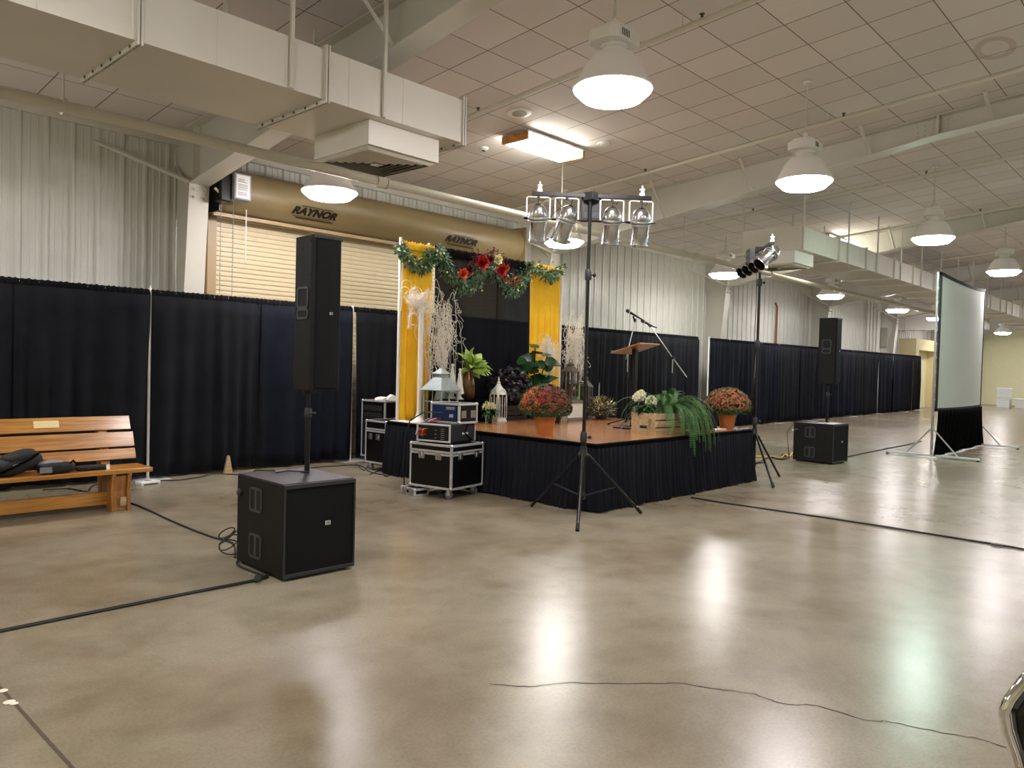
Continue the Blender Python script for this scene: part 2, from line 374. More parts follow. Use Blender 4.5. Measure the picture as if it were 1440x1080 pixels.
# ---- rigid steel frames
def steel_frame(X,i):
    e=bpy.data.objects.new('steel_frame',None); COL.objects.link(e); e.location=(X,WY,0); e['kind']='structure'
    e['label']='painted rigid steel frame, column and roof beam number %d along the hall'%i
    w=.14; t=.014
    cb,ct=10.72-WY,10.40-WY       # inner flange y at floor / knee (local)
    kz=3.95
    yb=3.2-WY
    def bz(y): return kz+(5.06-kz)*((ct-y)/(ct-yb)) if y>=yb else CZf(y+WY)-.30
    ry=RY-WY
    # column
    m=MB(); m.prism([(-.02,0),(cb,0),(ct,kz),(-.02,kz-.1)],'x',-.006,.006)
    m.build('column_web',m_steel,e)
    m=MB(); m.prism([(cb,0),(cb-t,0),(ct-t,kz),(ct,kz)],'x',-w,w); m.build('column_flange',m_steel,e)
    m=MB(); m.box(-w,w,cb-.1,-.02,0,.02); m.build('base_plate',m_steel,e)
    # splice plate with bolts at knee
    m=MB(); 
    for a in (-.075,.075):
        for z in (kz-.06,kz-.17):
            m.cyl((a,ct-t-.03+.004*1,z),(a,ct-t+.01+.02,z),.018,n=8)
    m.build('bolt',m_steel,e)
    # haunch / rafter web + flanges
    top=lambda y: CZf(y+WY)-.004
    m=MB(); m.prism([(-.02,kz-.1),(ct,kz),(yb,bz(yb)),(ry,CZf(RY)-.3),(ry,top(ry)),(-.02,top(0))],'x',-.006,.006)
    # mirrored half on the far side of the ridge
    f_=lambda y: 2*ry-y
    m.prism([(f_(-.02)+0,kz-.1),(f_(ct),kz),(f_(yb),bz(yb)),(f_(ry),CZf(RY)-.3),(f_(ry),top(ry)),(f_(-.02),top(0))][::-1],'x',-.006,.006)
    m.build('rafter_web',m_steel,e)
    m=MB()
    for g_ in (lambda y:y,f_):
        pts=[(ct,kz),(yb,bz(yb)),(ry,CZf(RY)-.3)]
        for (a,za),(b,zb) in zip(pts,pts[1:]):
            m.prism([(g_(a),za),(g_(b),zb),(g_(b),zb+t),(g_(a),za+t)],'x',-w,w)
        m.prism([(g_(-.02),top(0)-t),(g_(ry),top(ry)-t),(g_(ry),top(ry)),(g_(-.02),top(0))],'x',-w,w)
    m.build('rafter_flange',m_steel,e)
    # stiffeners in the knee and bolted field splice
    m=MB(); m.prism([(ct,kz),(ct-.02,kz),(ct-.02+.0,top(ct)),(ct,top(ct))],'x',-.1,.1)
    m.prism([(yb,bz(yb)),(yb-.03,bz(yb)),(yb-.03,top(yb)),(yb,top(yb))],'x',-.12,.12)
    m.build('stiffener',m_steel,e)
    m=MB()
    for a in range(5):
        for b in range(3):
            yy=yb+.28-.1*a; 
            for s_ in (-1,1): m.cyl((s_*.004,yy,bz(yy)+.09+.07*b),(s_*.026,yy,bz(yy)+.09+.07*b),.016,n=8)
    m.build('splice_bolt',m_steel,e)
    # mirrored column
    m=MB(); yo=WR-WY
    m.prism([(yo,0),(yo+.4,0),(yo+.75,kz),(yo,kz+.2)],'x',-.006,.006); m.prism([(yo+.4,0),(yo+.42,0),(yo+.77,kz),(yo+.75,kz)],'x',-w,w)
    m.build('far_column',m_steel,e)
    # diagonal braces from wall girt to frame
    m=MB(); m.tube([(-1.1,-.02,4.42),(-.12,ct,kz+.02)],.028,4); m.build('wall_brace',m_steel,e)
    m=MB(); m.tube([(-.02,-.03,4.3),(-.1,ct+.05,kz-.1)],.022,4); m.build('wall_brace',m_steel,e)
    for yy in (-7.0,-8.6,-3.4,-5.1):
        m=MB(); m.prism([(0,0),(.05,0),(.05,.012),(0,.012)],'z',0,.001)
        m=MB(); a=Vector((-.12,yy,bz(yy)+.02)); b=Vector((-.62,yy,top(yy)-.02)); m.tube([a,b],.024,4); m.build('fly_brace',m_steel,e)
    return e
for i in range(8): steel_frame(-2.87+7.62*i,i+1)

# ---- overhead coiling door between the first two visible columns
D=bpy.data.objects.new('door_1',None); COL.objects.link(D); D.location=((DX0+DX1)/2,WY,0); D['kind']='structure'
hw=(DX1-DX0)/2
m=MB(); n_=int(DZ/.072); prof=[]
for k in range(n_):
    z=k*.072
    prof+=[(-.104,z+.003),(-.120,z+.006),(-.123,z+.036),(-.121,z+.064),(-.104,z+.069)]
vs=[]
for y,z in prof: vs+=[(-hw,y,z),(hw,y,z)]
m.add(vs,[(2*i,2*i+1,2*i+3,2*i+2) for i in range(len(prof)-1)]); m.box(-hw,hw,-.09,-.07,0,DZ)
m.build('slat_curtain',m_slat,D)
for s in (-1,1): MB().box(s*hw-.07,s*hw+.07,-.17,-.005,0,3.66).build('guide_rail',m_slatdark,D,bevel=.006)
# hood: rounded sheet-metal housing
def arc(cx,cy,r,a0,a1,n): return [(cx+r*math.cos(math.radians(a0+(a1-a0)*i/n)),cy+r*math.sin(math.radians(a0+(a1-a0)*i/n))) for i in range(n+1)]
hp=[(-.03,4.34)]+arc(-.36,4.02,.32,90,265,18)+[(-.36+.02,3.70),(-.2,3.68),(-.03,3.68)]
MB().prism(hp[::-1],'x',-hw-.12,hw+.12).build('hood',m_tan,D,smooth=True,smang=50)
MB().box(-hw-.1,hw+.1,-.40,-.36,3.635,3.69).build('hood_lip',m_slatdark,D,bevel=.004)
MB().box(-hw-.16,-hw-.12,-.7,-.03,3.66,4.36).build('end_bracket',m_black,D)
MB().box(hw+.12,hw+.16,-.7,-.03,3.66,4.36).build('end_bracket',m_tan,D)
def text(body,size,M,m_,name,parent,ext=.002,shear=0,al='CENTER',off=0.):
    cu=bpy.data.curves.new('t','FONT'); cu.body=body; cu.size=size; cu.extrude=ext; cu.shear=shear; cu.align_x=al; cu.align_y='CENTER'; cu.offset=off; cu.space_character=1.05
    t=bpy.data.objects.new('t',cu); COL.objects.link(t)
    me=bpy.data.meshes.new_from_object(t.evaluated_get(bpy.context.evaluated_depsgraph_get())); bpy.data.objects.remove(t)
    me.materials.clear(); me.materials.append(m_); me.transform(M)
    o=bpy.data.objects.new(name,me); COL.objects.link(o)
    if parent: o.parent=parent
    return o
def facing(x,y,z,ang=0,tilt=90): return Matrix.Translation((x,y,z))@Matrix.Rotation(math.radians(ang),4,'Z')@Matrix.Rotation(math.radians(tilt),4,'X')
for xx in (6.60,9.72):
    tx=facing(xx-D.location.x,-.652,3.865,0,118)
    o=text('RAYNOR',.155,tx@Matrix.Scale(1.18,4,(1,0,0)),m_ink,'lettering',D,shear=.35,off=.009)
    m=MB(); 
    m.box(-.30,.36,-.112,-.098,-.0,.002,tx); m.box(-.36,.30,-.084,-.078,0,.002,tx); m.box(-.24,.32,.084,.094,0,.002,tx)
    m.build('logo_stripe',m_ink,D)
# operator box with white instruction sheet, chains
ob=MB().box(5.12-D.location.x,5.37-D.location.x,-.98,-.72,3.80,4.16).build('operator_box',m_box,D,bevel=.006)
MB().box(5.145-D.location.x,5.345-D.location.x,-.985,-.981,3.82,4.14).build('instruction_sheet',m_paper,ob)
m=MB(); bx=5.16-D.location.x
for k in range(13):
    z=4.08-k*.018
    wd=(.10 if k<2 else .15) if k not in (3,9) else 0
    if wd: m.box(bx+.01,bx+.01+wd*R.uniform(.8,1.05),-.9875,-.9855,z-.004,z+.001)
m.build('printed_lines',m_ink,ob)
MB().box(4.95-D.location.x,5.12-D.location.x,-.92,-.72,3.75,4.15).build('motor',m_black,D,bevel=.02)
def chain(px_,y,z0,z1,nm):
    m=MB(); k=0; z=z0
    while z>z1: m.sphere((px_,y,z),.010,5,4); z-=.028
    m.cyl((px_,y,z0),(px_,y,z1),.003,n=4); m.build(nm,m_alu,D)
chain(5.02-D.location.x,-.8,3.75,1.5,'hoist_chain'); chain(5.20-D.location.x,-.8,3.8,1.5,'hoist_chain'); 
MB().tube([(5.42-D.location.x,-.75,3.72),(5.42-D.location.x,-.75,2.98)],.006,6).build('release_cord',m_white,D)
MB().tube([(4.9-D.location.x,-.85,3.92),(5.0-D.location.x,-.86,3.84),(5.15-D.location.x,-.87,3.83)],.02,8).build('flex_conduit',m_white,D,smooth=True)

# ================================================================ DUCTS
def duct(name,x0,x1,joints,diffx,label,rods):
    e=thing(name,label,'air duct',(x0,6.45,3.88),group=None); Y0,Y1,Z=-.58,.58,.435; ln=x1-x0
    m=MB().box(0,ln,Y0,Y1,0,Z); x=.6
    while x<ln-.2:
        m.prism([(x-.012,Y0),(x,Y0-.006),(x+.012,Y0)],'z',.004,Z-.004); x+=.62
    m.build('duct_body',m_duct,e)
    for j in joints:
        x=j-x0; m=MB()
        for a in (-.022,.006):
            for (ya,yb,za,zb) in ((Y0-.035,Y0,-.035,Z+.035),(Y1,Y1+.035,-.035,Z+.035),(Y0,Y1,-.035,0),(Y0,Y1,Z,Z+.035)):
                m.box(x+a,x+a+.016,ya,yb,za,zb)
        fl=m.build('joint_flange',m_steel,e,bevel=.002)
        for k in range(6 if x0<0 else 0): MB().cyl((x-.03,Y0+.1+.19*k,-.018),(x+.03,Y0+.1+.19*k,-.018),.012,n=6).build('flange_bolt',m_bronze,fl)
    for dx_ in diffx:
        x=dx_-x0; d=MB().box(x,x+.88,-.46,.46,-.235,0).build('diffuser_box',m_duct,e,bevel=.004)
        m=MB()
        # four-way louvre: nested square rings, tilted blades
        cx_=x+.44
        for k in range(6):
            r0=.42-.062*k; r1=r0-.035
            for (ax,ay,bx_,by) in ((-1,-1,1,-1),(1,-1,1,1),(1,1,-1,1),(-1,1,-1,-1)):
                m.add([(cx_+ax*r0,ay*r0,-.2355),(cx_+bx_*r0,by*r0,-.2355),(cx_+bx_*r1,by*r1,-.262),(cx_+ax*r1,ay*r1,-.262),
                       (cx_+ax*r0,ay*r0,-.2395),(cx_+bx_*r0,by*r0,-.2395),(cx_+bx_*r1,by*r1,-.266),(cx_+ax*r1,ay*r1,-.266)],
                      [(0,1,2,3),(7,6,5,4),(0,4,5,1),(2,6,7,3)])
        m.build('louvre',m_steel,d)
        MB().box(cx_-.40,cx_+.40,-.40,.40,-.2365,-.2345).build('dark_throat',m_hole,d)
        MB().box(cx_-.05,cx_+.05,-.05,.05,-.275,-.25).build('centre_plate',m_steel,d)
    for rx in rods:
        for y in (Y0-.02,Y1+.02):
            h=CZf(6.45+y)-3.88
            MB().box(rx-x0-.016,rx-x0+.016,y-.014,y+.014,.0,h-.002).build('hanger_rod',m_steel,e)
    return e
duct('ceiling_duct',-4.,5.46,[-2.0,.25,2.22,3.80,5.44],[4.35],'rectangular painted air duct at upper left, ending over the tan rolling door',[-1.4,1.1,3.45,4.42])
duct('ceiling_duct',14.05,49.,[15.9,17.5,19.4,20.9,22.8,24.7,27,29.5,32,34.5,37,39.5,42,44.5],[14.07],'long rectangular painted air duct running away behind the grey projection screen',[14.1,16.4,18.2,19.9,21.6,23.4,25.2,27,29,31,33,35,37,39.5,42,44.5,47])
# cross duct at the far end
e=thing('cross_duct','short cross duct of three pale boxes at the far left end of the hall','air duct',(36.3,9.6,3.55))
MB().box(0,.5,-2.3,1.4,0,.62).build('duct_body',m_duct,e)
for y in (-1.9,1.1): MB().box(.24,.27,y-.014,y+.014,.62,CZf(9.6+y)-3.55-.002).build('hanger_rod',m_steel,e)
for y in (-1.6,-.4,.8): MB().box(-.04,.54,y-.02,y+.02,-.03,.65).build('joint_flange',m_steel,e)

# ================================================================ PIPES
e=thing('main_pipe','thick painted sprinkler main running the hall under the beams beside the metal wall','pipe',(-5.8,8.13,3.93))
MB().tube([(0,0,0),(27.7,0,0),(27.75,0,0),(46,0,0)],.058,16).build('pipe_run',m_pipe,e,smooth=True)
for x in (4,8.2,12,15.6,19.5,23.5,27.5,31.5,35.5,39.5):
    h=CZf(8.13)-3.93
    m=MB().tube([(x,0,.06),(x,0,h)],.008,6); m.cyl((x-.015,0,0),(x+.015,0,0),.08,n=14); m.build('hanger',m_steel,e,smooth=True)
for x in (11.9,16.0,20.0): MB().cyl((x-.07,0,0),(x+.07,0,0),.082,n=16).build('coupling',m_pipe,e,smooth=True)
names=['nearest','second','third','fourth','fifth','sixth']
for i,X in enumerate((6.92,10.80,14.75,18.75,24.5,30.0)):
    y0,y1=10.2,-6
    e=thing('branch_pipe','thin painted sprinkler branch pipe crossing under the sloped ceiling, %s of the row'%names[i],'pipe',(X,y0,CZf(y0)-.20))
    L_=[]; 
    for k in range(13):
        y=y0+(RY-y0)*k/12; L_.append((0,y-y0,CZf(y)-CZf(y0)))
    L_.append((0,y1-y0,CZf(y1)-CZf(y0)))
    MB().tube(L_,.026 if i else .03,10).build('pipe_run',m_pipe,e,smooth=True)
    for y in (7.4,4.2,1.6,-1.):
        z=CZf(y)-CZf(y0)
        MB().tube([(0,y-y0,z),(0,y-y0,z+.196)],.005,5).build('hanger',m_steel,e)
        m=MB().cyl((0,y-y0-.22,z+.02),(0,y-y0-.22,z+.085),.014,n=8); m.cyl((0,y-y0-.22,z+.085),(0,y-y0-.22,z+.09),.028,n=8)
        m.build('sprinkler_head',m_bronze,e)
# conduits, box and a rust-coloured downpipe on the metal wall
e=thing('electrical_conduits','bundle of vertical grey conduits above the far black drapes','conduit',(33.2,WY-.12,0))
for k in range(4): MB().tube([(k*.42,0,2.0),(k*.42,0,4.6)],.05,8).build('conduit',m_steel,e,smooth=True)
e=thing('junction_box','grey metal box on the wall at the foot of the conduits','box',(35.6,WY-.04,2.75)); MB().box(-.45,.45,-.3,0,0,.85).build('enclosure',m_greyb,e,bevel=.02)
MB().box(-.4,.4,-.315,-.3,.05,.8).build('cover',m_greyb,e,bevel=.01)
tag(MB().tube([(24.6,WY-.09,0),(24.6,WY-.09,3.75),(24.45,WY-.09,3.85)],.035,8).build('downpipe',m_rust,smooth=True),'slim rust coloured downpipe on the corrugated wall between two frames','pipe')
# far vestibule and pale glazed panel
e=bpy.data.objects.new('door_2',None); COL.objects.link(e); e.location=(40.2,WY,0); e['kind']='structure'
fr=mat('cream_trim',(222,208,160),.6)
m=MB(); m.box(-2.2,-1.7,-.7,0,0,3.25); m.box(1.7,2.2,-.7,0,0,3.25); m.box(-1.7,1.7,-.7,0,2.75,3.25); m.build('surround',fr,e)
MB().box(-1.7,1.7,-.12,-.06,0,2.75).build('door_leaf',m_wallcream,e); MB().box(-1.2,.9,-.14,-.121,1.9,2.55).build('light_panel',m_white,e)
e=bpy.data.objects.new('window_1',None); COL.objects.link(e); e.location=(44.9,WY,0); e['kind']='structure'
MB().box(-1.8,1.3,-.10,-.05,0.05,3.7).build('glazing',m_day,e); 
for x in (-1.8,-.8,.3,1.3): MB().box(x-.05,x+.05,-.14,-.02,0,3.75).build('mullion',m_steel,e)

# ================================================================ LAMPS
def high_bay(x,y,z,k,label,grp=None,S=1.):
    e=thing('high_bay_lamp',label,'ceiling lamp',(x,y,z),rz=R.uniform(-.4,.4))
    if grp: e['group']=grp
    MB().lathe([(.25*S,-.085),(.262*S,-.08),(.335*S,-.012),(.342*S,.0),(.33*S,.01)],n=36).build('lens',m_lens[k],e,smooth=True)
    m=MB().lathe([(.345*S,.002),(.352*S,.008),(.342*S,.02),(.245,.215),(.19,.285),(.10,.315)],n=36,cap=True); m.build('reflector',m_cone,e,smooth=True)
    MB().lathe([(.10,.312),(.10,.35),(.115,.355),(.115,.385)],n=20).build('socket_collar',m_white,e,smooth=True)
    b=MB(); w=.215
    oc=[(-w,-.09),(-w*.72,-.17),(w*.72,-.17),(w,-.09),(w,.09),(w*.72,.17),(-w*.72,.17),(-w,.09)]
    b.prism(oc,'z',.382,.487); b.prism([(a*.72,c*.75) for a,c in oc],'z',.487,.53)
    bb=b.build('ballast_housing',m_white,e,bevel=.012)
    m=MB()
    for q in range(5): m.box(-.12+.024*q,-.108+.024*q,-.172,-.1695,.402,.462)
    m.build('vent_slot',m_rim,bb)
    MB().cyl((0,0,.53),(0,0,.61),.035,n=12).build('hook_box',m_white,e)
    h=CZf(y)-z
    MB().tube([(0,0,.61),(0,0,h-.03)],.011,6).build('stem',m_steel,e); MB().cyl((0,0,h-.035),(0,0,h-.002 -.006),.06,n=14).build('canopy',m_white,e)
    return e
row2=[(5.5,4.02,4.02,1,'largest round high bay lamp, pinkish, hanging above the par light stand'),
      (9.67,4.03,4.02,1,'round high bay lamp hanging between the large lamp and the greenish one'),
      (15.0,3.9,4.02,2,'greenish glowing high bay lamp above the projection screen'),
      (20.55,3.84,4.02,1,'smallest high bay lamp at the right edge above the screen')]
for a in row2: high_bay(*a)
row1=[(5.98,9.10,3.9,1,'high bay lamp shining in front of the tan door hood'),
      (11.04,9.09,3.9,0,'high bay lamp seen just below the four chrome par lights'),
      (17.0,8.94,3.9,0,'high bay lamp glowing left of the second cluster of par lights'),
      (23.3,8.78,3.9,1,'high bay lamp above the far black loudspeaker'),
      (29.46,8.73,3.9,1,'high bay lamp over the far black drapes near the grey conduits'),
      (46.6,8.65,3.9,1,'tiny high bay lamp furthest away at right of the screen')]
for a in row1: high_bay(*a,S=1.09)
for x,y,z,k in [(.9,9.1,3.9,0),(35.2-.9,8.7,3.9,1),(40.4,8.7,3.9,1),(1.2,4.,4.02,0),(26,3.8,4.02,1),(33,3.8,4.02,1),(42,3.8,4.02,1),(47.5,3.9,4.02,1),(47.,-1.8,4.1,2),(-3.4,4.,4.02,0)]+[(x,-1.8,4.1,k) for x,k in ((1.,0),(6.,1),(11.5,2),(17.5,1),(25,2),(35,1),(45,1))]+[(x,-8.,3.9,k) for x,k in ((-2,0),(6.,1),(14,2),(24,1),(38,1))]:  # unseen lamps filling out the rows; far-end ones added to brighten that wall
    high_bay(x,y,z,k,'high bay lamp added to light the hall, outside the view or behind the projection screen','high bay lamps not seen in the photo')

def fluor(x0,x1,y0,y1,label):
    xc,yc=(x0+x1)/2,(y0+y1)/2; z=CZf(y0)-.02
    e=thing('fluorescent_fixture',label,'ceiling light',(xc,yc,z)); a,b=(x1-x0)/2,(y1-y0)/2
    MB().box(-a,a,-b,b,-.05,CZf(y1)-z-.004).build('backplate',m_white,e); 
    MB().box(-a+.03,a-.03,-b+.01,b-.01,-.15,-.051).build('lens',m_tube,e,bevel=.015)
    for s in (-1,1): MB().box(s*a-.025,s*a+.025,-b,b,-.16,-.04).build('wood_end_cap',m_bench,e,bevel=.006)
fluor(8.15,9.45,7.42,7.92,'bright rectangular wraparound ceiling light with wooden end caps')
fluor(18.9,20.1,7.2,7.7,'far rectangular ceiling light above the duct end, seen as two bright strips')
def disc(x,y,r,label,name,cat):
    e=thing(name,label,cat,(x,y,CZf(y)-.004)); T=Matrix.Rotation(math.atan(-1/12),4,'X')
    MB().lathe([(r,0),(r,-.006),(r*.9,-.016),(r*.62,-.014)],n=28,M=T).build('trim_ring',m_white,e,smooth=True)
    MB().lathe([(r*.6,-.012),(r*.6,-.02),(r*.3,-.024)],n=20,M=T).build('centre_grille',m_conc2 if r<.13 else m_greyb,e,smooth=True)
disc(7.68,7.16,.17,'round ceiling speaker beside the rectangular ceiling light','ceiling_speaker','speaker')
disc(9.55,7.12,.10,'small flat round disc on the ceiling at the right end of the rectangular light','ceiling_disc','ceiling fitting')
e=thing('smoke_detector','small round smoke detector on the ceiling left of the rectangular light','smoke detector',(8.29,8.46,CZf(8.46)-.004))
MB().lathe([(.075,0),(.075,-.02),(.05,-.045),(.02,-.05)],n=18).build('housing',m_white,e,smooth=True); MB().lathe([(.03,-.049),(.03,-.056)],n=12).build('sensor_ring',m_rim,e)

# ================================================================ PIPE AND DRAPE
def cloth(m,x0,x1,z0,z1,amp=.035,per=.14,rows=14,y=0.,hem=.0,flare=0.,seed=0,gath=.35,swing=None):
    """pleated hanging cloth along local x"""
    r=random.Random(seed); n=max(8,int((x1-x0)/per*8)); cols=n+1
    ph=r.uniform(0,6); a1=[r.uniform(.5,1.2) for _ in range(12)]
    vs=[]
    for j in range(rows+1):
        t=j/rows; z=z1+(z0-z1)*t
        for i in range(cols):
            s=i/n; x=x0+(x1-x0)*s
            q_=s*11; k_=int(q_); aa=a1[min(k_,11)]*(1-q_+k_)+a1[min(k_+1,11)]*(q_-k_)
            w=math.sin(2*math.pi*(x/per)+ph+2.1*math.sin(x*3.1+seed)+.5*t*math.sin(x*5))*aa*(.55+.45*t)+.8*math.sin(2*math.pi*x/(per*3.3)+ph*2+t*1.2)
            A=amp*(gath+(1-gath)*min(1,t*2.2))
            dz=0
            if j==rows: dz=hem*math.sin(x*4+seed)
            xx=x+(swing(t)*(s) if swing else 0)
            vs.append((xx,y+A*w-flare*t,z+dz))
    return m.add(vs,[(j*cols+i,(j+1)*cols+i,(j+1)*cols+i+1,j*cols+i+1) for j in range(rows) for i in range(n)])
def solid(o,t=.004):
    s=o.modifiers.new('thickness','SOLIDIFY'); s.thickness=t; return o
DY=10.2
ups=[.92,4.04,7.17,10.28,13.75,16.2,18.62,19.74,22.98,26.2,29.4,32.33,35.65,37.9]
place={0:'outside the frame left of the bench',1:'behind the bench end',2:'left of the flight cases',3:'behind the gold stage drape',4:'behind the lectern',5:'behind the fern',6:'at the gap in the far drapes',7:'behind the right rust chrysanthemum',8:'standing bright left of the far loudspeaker',9:'hidden behind the far loudspeaker',10:'right of the far loudspeaker',11:'fourth from the far end of the row',12:'second from the far end of the row',13:'at the very far end of the row'}
for i,x in enumerate(ups):
    e=thing('drape_upright','slim white drape pole, '+place[i],'pole',(x,DY,0))
    MB().cyl((0,0,.006),(0,0,2.47),.021,n=12).build('pole',m_white,e,smooth=True)
    MB().box(-.22,.22,-.2,.2,0,.008).build('base_plate',m_alud,e,bevel=.003)
    MB().cyl((0,0,2.47),(0,0,2.5),.012,n=8).build('hook_pin',m_alu,e)
spans=[(i,i+1) for i in range(len(ups)-1)]
dl={0:'black drape section hanging behind the wooden bench',1:'black drape section between the bench end and the column loudspeaker',2:'black drape section behind the flight cases and gold drape',3:'black drape section behind the stage backdrop',4:'black drape section behind the lectern',5:'black drape section behind the fern and boom stand',6:'narrow navy drape strip left of the right chrysanthemum',7:'navy black drape section behind the second par light stand',8:'black drape section left of the far loudspeaker',9:'black drape section right behind the far loudspeaker',10:'black drape section right of the far loudspeaker',11:'second to last black drape section of the row',12:'last black drape section at the far end of the row'}
for i,(a,b) in enumerate(spans):
    x0,x1=ups[a],ups[b]
    if i==5: x1=18.02           # gap where the wall shows
    if i==6: x0=18.62
    e=thing('drape_section',dl[i],'drape',(x0,DY,0)); ln=x1-x0
    MB().cyl((.02,0,2.42),(ln-.02,0,2.42),.017,n=10).build('crossbar',m_alud,e)
    nb=2 if ln>2 else 1
    vis=(1,2,7,8,10,12); gl=.006 if i in vis else -.03; gr_=.006 if i+1 in vis else -.03
    if i==5: gr_=.006
    if i==6: gl=.006
    if i==0: gl=.006
    if i==12: gr_=.006
    mt=m_drape if i not in (6,7,9,11) else m_draped
    for k in range(nb):
        a_=gl+(ln-gl-gr_)*k/nb-(.03 if k else 0); b_=gl+(ln-gl-gr_)*(k+1)/nb+(.03 if k<nb-1 else 0)
        mm=MB(); cloth(mm,a_+(.022 if i in (2,) and not k else 0),b_-(.02 if i==1 and k==1 else 0),.03+.01*R.random(),2.375,amp=.045,per=.24+.05*R.random(),rows=12,seed=i*3+k,hem=.012,y=-.045)
        mt2=m_draped if (i==1 and k==1) else mt
        solid(mm.build('drape_panel',mt2,e,smooth=True,smang=80))
        mm=MB(); x=a_; n=int((b_-a_)/.02); vs=[]
        for q in range(n+1):
            x=a_+(b_-a_)*q/n; w=.012*math.sin(q*1.9)+.006*math.sin(q*.7)
            for y_,z_ in ((-.03-w*.6,2.372),(-.034-w,2.40),(-.03-w,2.43),(-.012,2.452+w*.6),(.014,2.452),(.03,2.42),(.03,2.372)): vs.append((x,y_,z_))
        mm.add(vs,[(q*7+r_,q*7+r_+1,(q+1)*7+r_+1,(q+1)*7+r_) for q in range(n) for r_ in range(6)])
        mm.build('rod_pocket',m_header,e,smooth=True,smang=80)
# wooden wedge glimpsed in the slit between two drapes
tag(MB().prism([(-.06,0.0),(.06,0.0),(.015,.24),(-.01,.24)],'y',-.02,.02).build('wooden_wedge',m_crate,loc=(5.06,DY-.14,.0)),'pale wooden wedge poking out at the foot of a drape','wedge')

# ================================================================ STAGE
SX0,SX1,SY0,SY1,SZ=6.78,10.52,5.04,8.74,.75
e=thing('stage_platform','low portable stage with reddish wood laminate deck','stage',((SX0+SX1)/2,(SY0+SY1)/2,0)); a,b=(SX1-SX0)/2,(SY1-SY0)/2
MB().box(-a+.012,a-.012,-b+.012,b-.012,SZ-.02,SZ).build('deck',m_deck,e)
MB().box(-a,a,-b,b,SZ-.09,SZ-.0205).build('edge_frame',m_black,e)
m=MB()
for s,t in ((-a,-a+.012),(a-.012,a)): m.box(s,t,-b,b,SZ-.0205,SZ+.002)
for s,t in ((-b,-b+.012),(b-.012,b)): m.box(-a+.012,a-.012,s,t,SZ-.0205,SZ+.002)
m.build('edge_trim',m_black,e)
for ix in range(4):
    for iy in range(4):
        x=-a+.1+(2*a-.2)*ix/3; y=-b+.1+(2*b-.2)*iy/3; MB().cyl((x,y,0),(x,y,SZ-.09),.025,n=8).build('leg',m_alud,e)
# skirt: one continuous pleated cloth around the platform
m=MB(); per=.085; cs=[(-a-.012,-b-.012),(a+.012,-b-.012),(a+.012,b+.012),(-a-.012,b+.012)]
path=[]
def seg(p,q,nrm):
    L_=math.hypot(q[0]-p[0],q[1]-p[1]); n=int(L_/per*8)
    for i in range(n): t=i/n; path.append((p[0]+(q[0]-p[0])*t,p[1]+(q[1]-p[1])*t,nrm,t*L_))
for k,nr in enumerate(((0,-1),(1,0),(0,1),(-1,0))):
    p,q=cs[k],cs[(k+1)%4]; seg(p,q,nr)
    nn=((0,-1),(1,0),(0,1),(-1,0))[(k+1)%4]
    for j in range(1,4):
        t=j/4*math.pi/2; path.append((q[0],q[1],(nr[0]*math.cos(t)+nn[0]*math.sin(t),nr[1]*math.cos(t)+nn[1]*math.sin(t)),j*.01))
rows=9; n=len(path); vs=[]
for j in range(rows+1):
    t=j/rows
    for i,(x,y,nr,s) in enumerate(path):
        w=(math.sin(i/8*2*math.pi+2.6*math.sin(i*.041)+1.2*t*math.sin(i*.023))*.5+.5)*(.45+.55*math.sin(i*.17+2*math.sin(i*.03))**2)
        w2=math.sin(i*.11+1)*.5+.5
        d=.004+(.016+.046*t)*w+.05*t*t*w2*.6+.035*t
        vs.append((x+nr[0]*d,y+nr[1]*d,(SZ-.05)*(1-t)+.012*(1+math.sin(i*.09))*(1 if j==rows else 0)))
m.add(vs,[(j*n+i,j*n+(i+1)%n,(j+1)*n+(i+1)%n,(j+1)*n+i) for j in range(rows) for i in range(n)])
o=m.build('stage_skirt',m_skirt,smooth=True,smang=80,loc=((SX0+SX1)/2,(SY0+SY1)/2,0)); tag(o,'black pleated skirt wrapped around the low stage','stage skirt')
m=MB()
for s,t,u_,v_ in ((-a-.012,a+.012,-b-.012,-b-.003),(-a-.012,a+.012,b+.003,b+.012),(-a-.012,-a-.003,-b,b),(a+.003,a+.012,-b,b)): m.box(s,t,u_,v_,SZ-.055,SZ-.012)
m.build('top_band',m_velvet,o)

